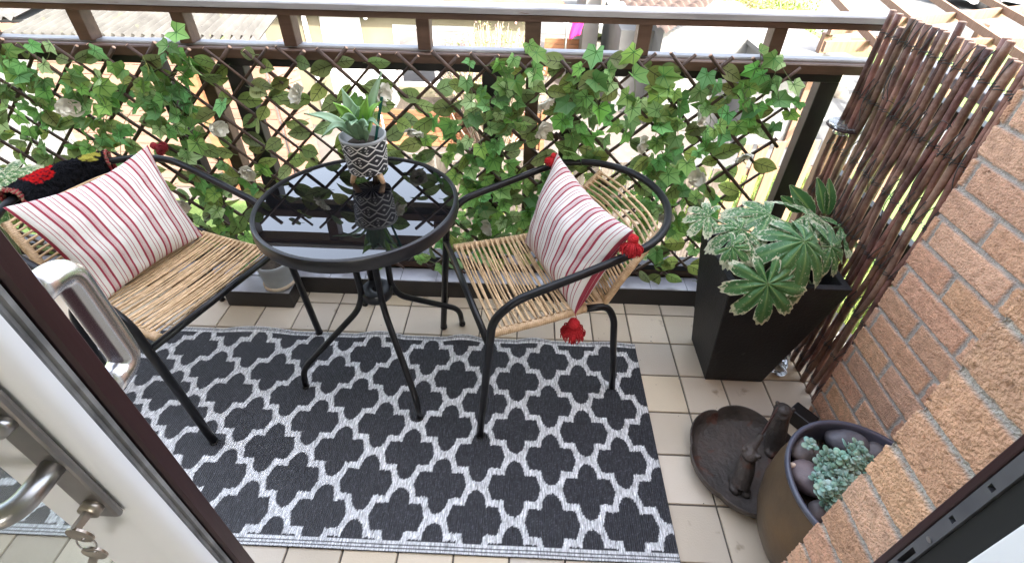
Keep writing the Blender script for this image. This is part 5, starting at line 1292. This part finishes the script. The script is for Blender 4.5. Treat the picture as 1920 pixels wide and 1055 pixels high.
# pergola
pg = thing('pergola', 'pale timber pergola beyond the willow screen', 'pergola', (7, 9.5, GZ))
b = MB()
for a, e in (((5.0, 8.6, -.62), (11.5, 10.6, -.42)), ((4.6, 7.9, -.70), (10.5, 8.2, -.52)), ((4.9, 7.0, -.78), (10.5, 7.0, -.6))): b.bar(a, e, .07, .16)
b.build('beam', M['newfence'], pg, smooth=False)
b = MB()
for k in range(6): b.bar((5.0 + k * .95, 6.6, -.64 + k * .01), (5.9 + k * .95, 10.6, -.44 + k * .01), .05, .12)
b.build('rafter', M['newfence'], pg, smooth=False)
for x, y in ((5.05, 8.7), (5.0, 7.0), (8.3, 9.6), (9.2, 7.1)):
    b = MB(); b.box((x, y, -1.75), (.12, .12, 2.1)); b.build('post', M['newfence'], pg, smooth=False)
# two white cars
def car(x, y, rz, label):
    t = thing('parked_car', label, 'car', (x, y, GZ), 'cars parked beyond the pergola'); ca, sa = math.cos(rz), math.sin(rz); R_ = np.array([[ca, -sa, 0], [sa, ca, 0], [0, 0, 1]])
    def T(V): return np.asarray(V, float) @ R_.T + np.array([x, y, GZ])
    def loft(secs):
        b = MB(); P = np.array([[(sx, sy * w, z) for (sy, z) in ((-.5, z0), (-.5, z1 * .7 + z0 * .3), (-.42, z1), (.42, z1), (.5, z1 * .7 + z0 * .3), (.5, z0))] for (sx, w, z0, z1) in secs]); b.grid(T(P.reshape(-1, 3)).reshape(P.shape)); 
        for i in (0, -1): b.add(T(P[i]), [list(range(6))])
        return b
    loft([(-2.1, 1.4, .35, .6), (-1.95, 1.7, .25, .85), (-1.0, 1.75, .22, .95), (.6, 1.75, .22, .95), (1.8, 1.7, .25, .85), (2.1, 1.5, .35, .65)]).build('body', M['carwhite'], t, smooth=False, bevel=.04)
    loft([(-1.75, 1.5, .88, .95), (-1.1, 1.35, .92, 1.42), (.2, 1.35, .92, 1.45), (1.0, 1.5, .88, .97)]).build('windscreen', M['window'], t, smooth=False)
    loft([(-1.05, 1.3, 1.38, 1.46), (.15, 1.3, 1.40, 1.49)]).build('roof', M['carwhite'], t, smooth=False)
    for sx in (-1.3, 1.3):
        for sy in (-.85, .85):
            b = MB(); b.tube(T([(sx, sy - .1, .32), (sx, sy + .1, .32)]), .32, seg=18); b.build('wheel', M['dark'], t)
car(18.6, 22.4, .4, 'white parked car with windscreen visible past the pergola'); car(20.6, 21.2, .4, 'white parked car at the right edge beyond the pergola')
b = MB(); b.box((0, 34, -1.2), (70, .3, 3.2)); tag(b.build('boundary_wall', M['white_render'], smooth=False), 'long pale wall at the end of the gardens', 'wall', kind='thing')

# ================================================================== LIGHT
w = bpy.data.worlds.new('World'); scn.world = w; w.use_nodes = True; nt = w.node_tree; bg = nt.nodes['Background']
sky = nt.nodes.new('ShaderNodeTexSky'); sky.sky_type = 'NISHITA'; sky.sun_disc = False
to_sun = np.array([.42, -.62, .78]); to_sun /= np.linalg.norm(to_sun)
sky.sun_elevation = math.asin(to_sun[2]); sky.sun_rotation = math.atan2(to_sun[0], to_sun[1])
sky.dust_density = 5.0; sky.ozone_density = .4; sky.air_density = 1.0
hs = nt.nodes.new('ShaderNodeHueSaturation'); hs.inputs['Saturation'].default_value = .55
nt.links.new(sky.outputs[0], hs.inputs['Color']); nt.links.new(hs.outputs[0], bg.inputs['Color']); bg.inputs['Strength'].default_value = .15
sl = bpy.data.lights.new('sun', 'SUN'); sl.energy = 2.0; sl.angle = math.radians(.53); sl.color = (1, .95, .87)
so = bpy.data.objects.new('sun', sl); COL.objects.link(so); so.rotation_euler = Vector(to_sun).to_track_quat('Z', 'Y').to_euler()
vs = scn.view_settings; vs.view_transform = 'Standard'; vs.look = 'None'; vs.gamma = 1; vs.exposure = 3.3
scn.cycles.max_bounces = 8; scn.cycles.diffuse_bounces = 4; scn.cycles.glossy_bounces = 4; scn.cycles.transparent_max_bounces = 8; scn.cycles.transmission_bounces = 6
scn.cycles.use_denoising = True
scn.cycles.caustics_reflective = False; scn.cycles.caustics_refractive = False
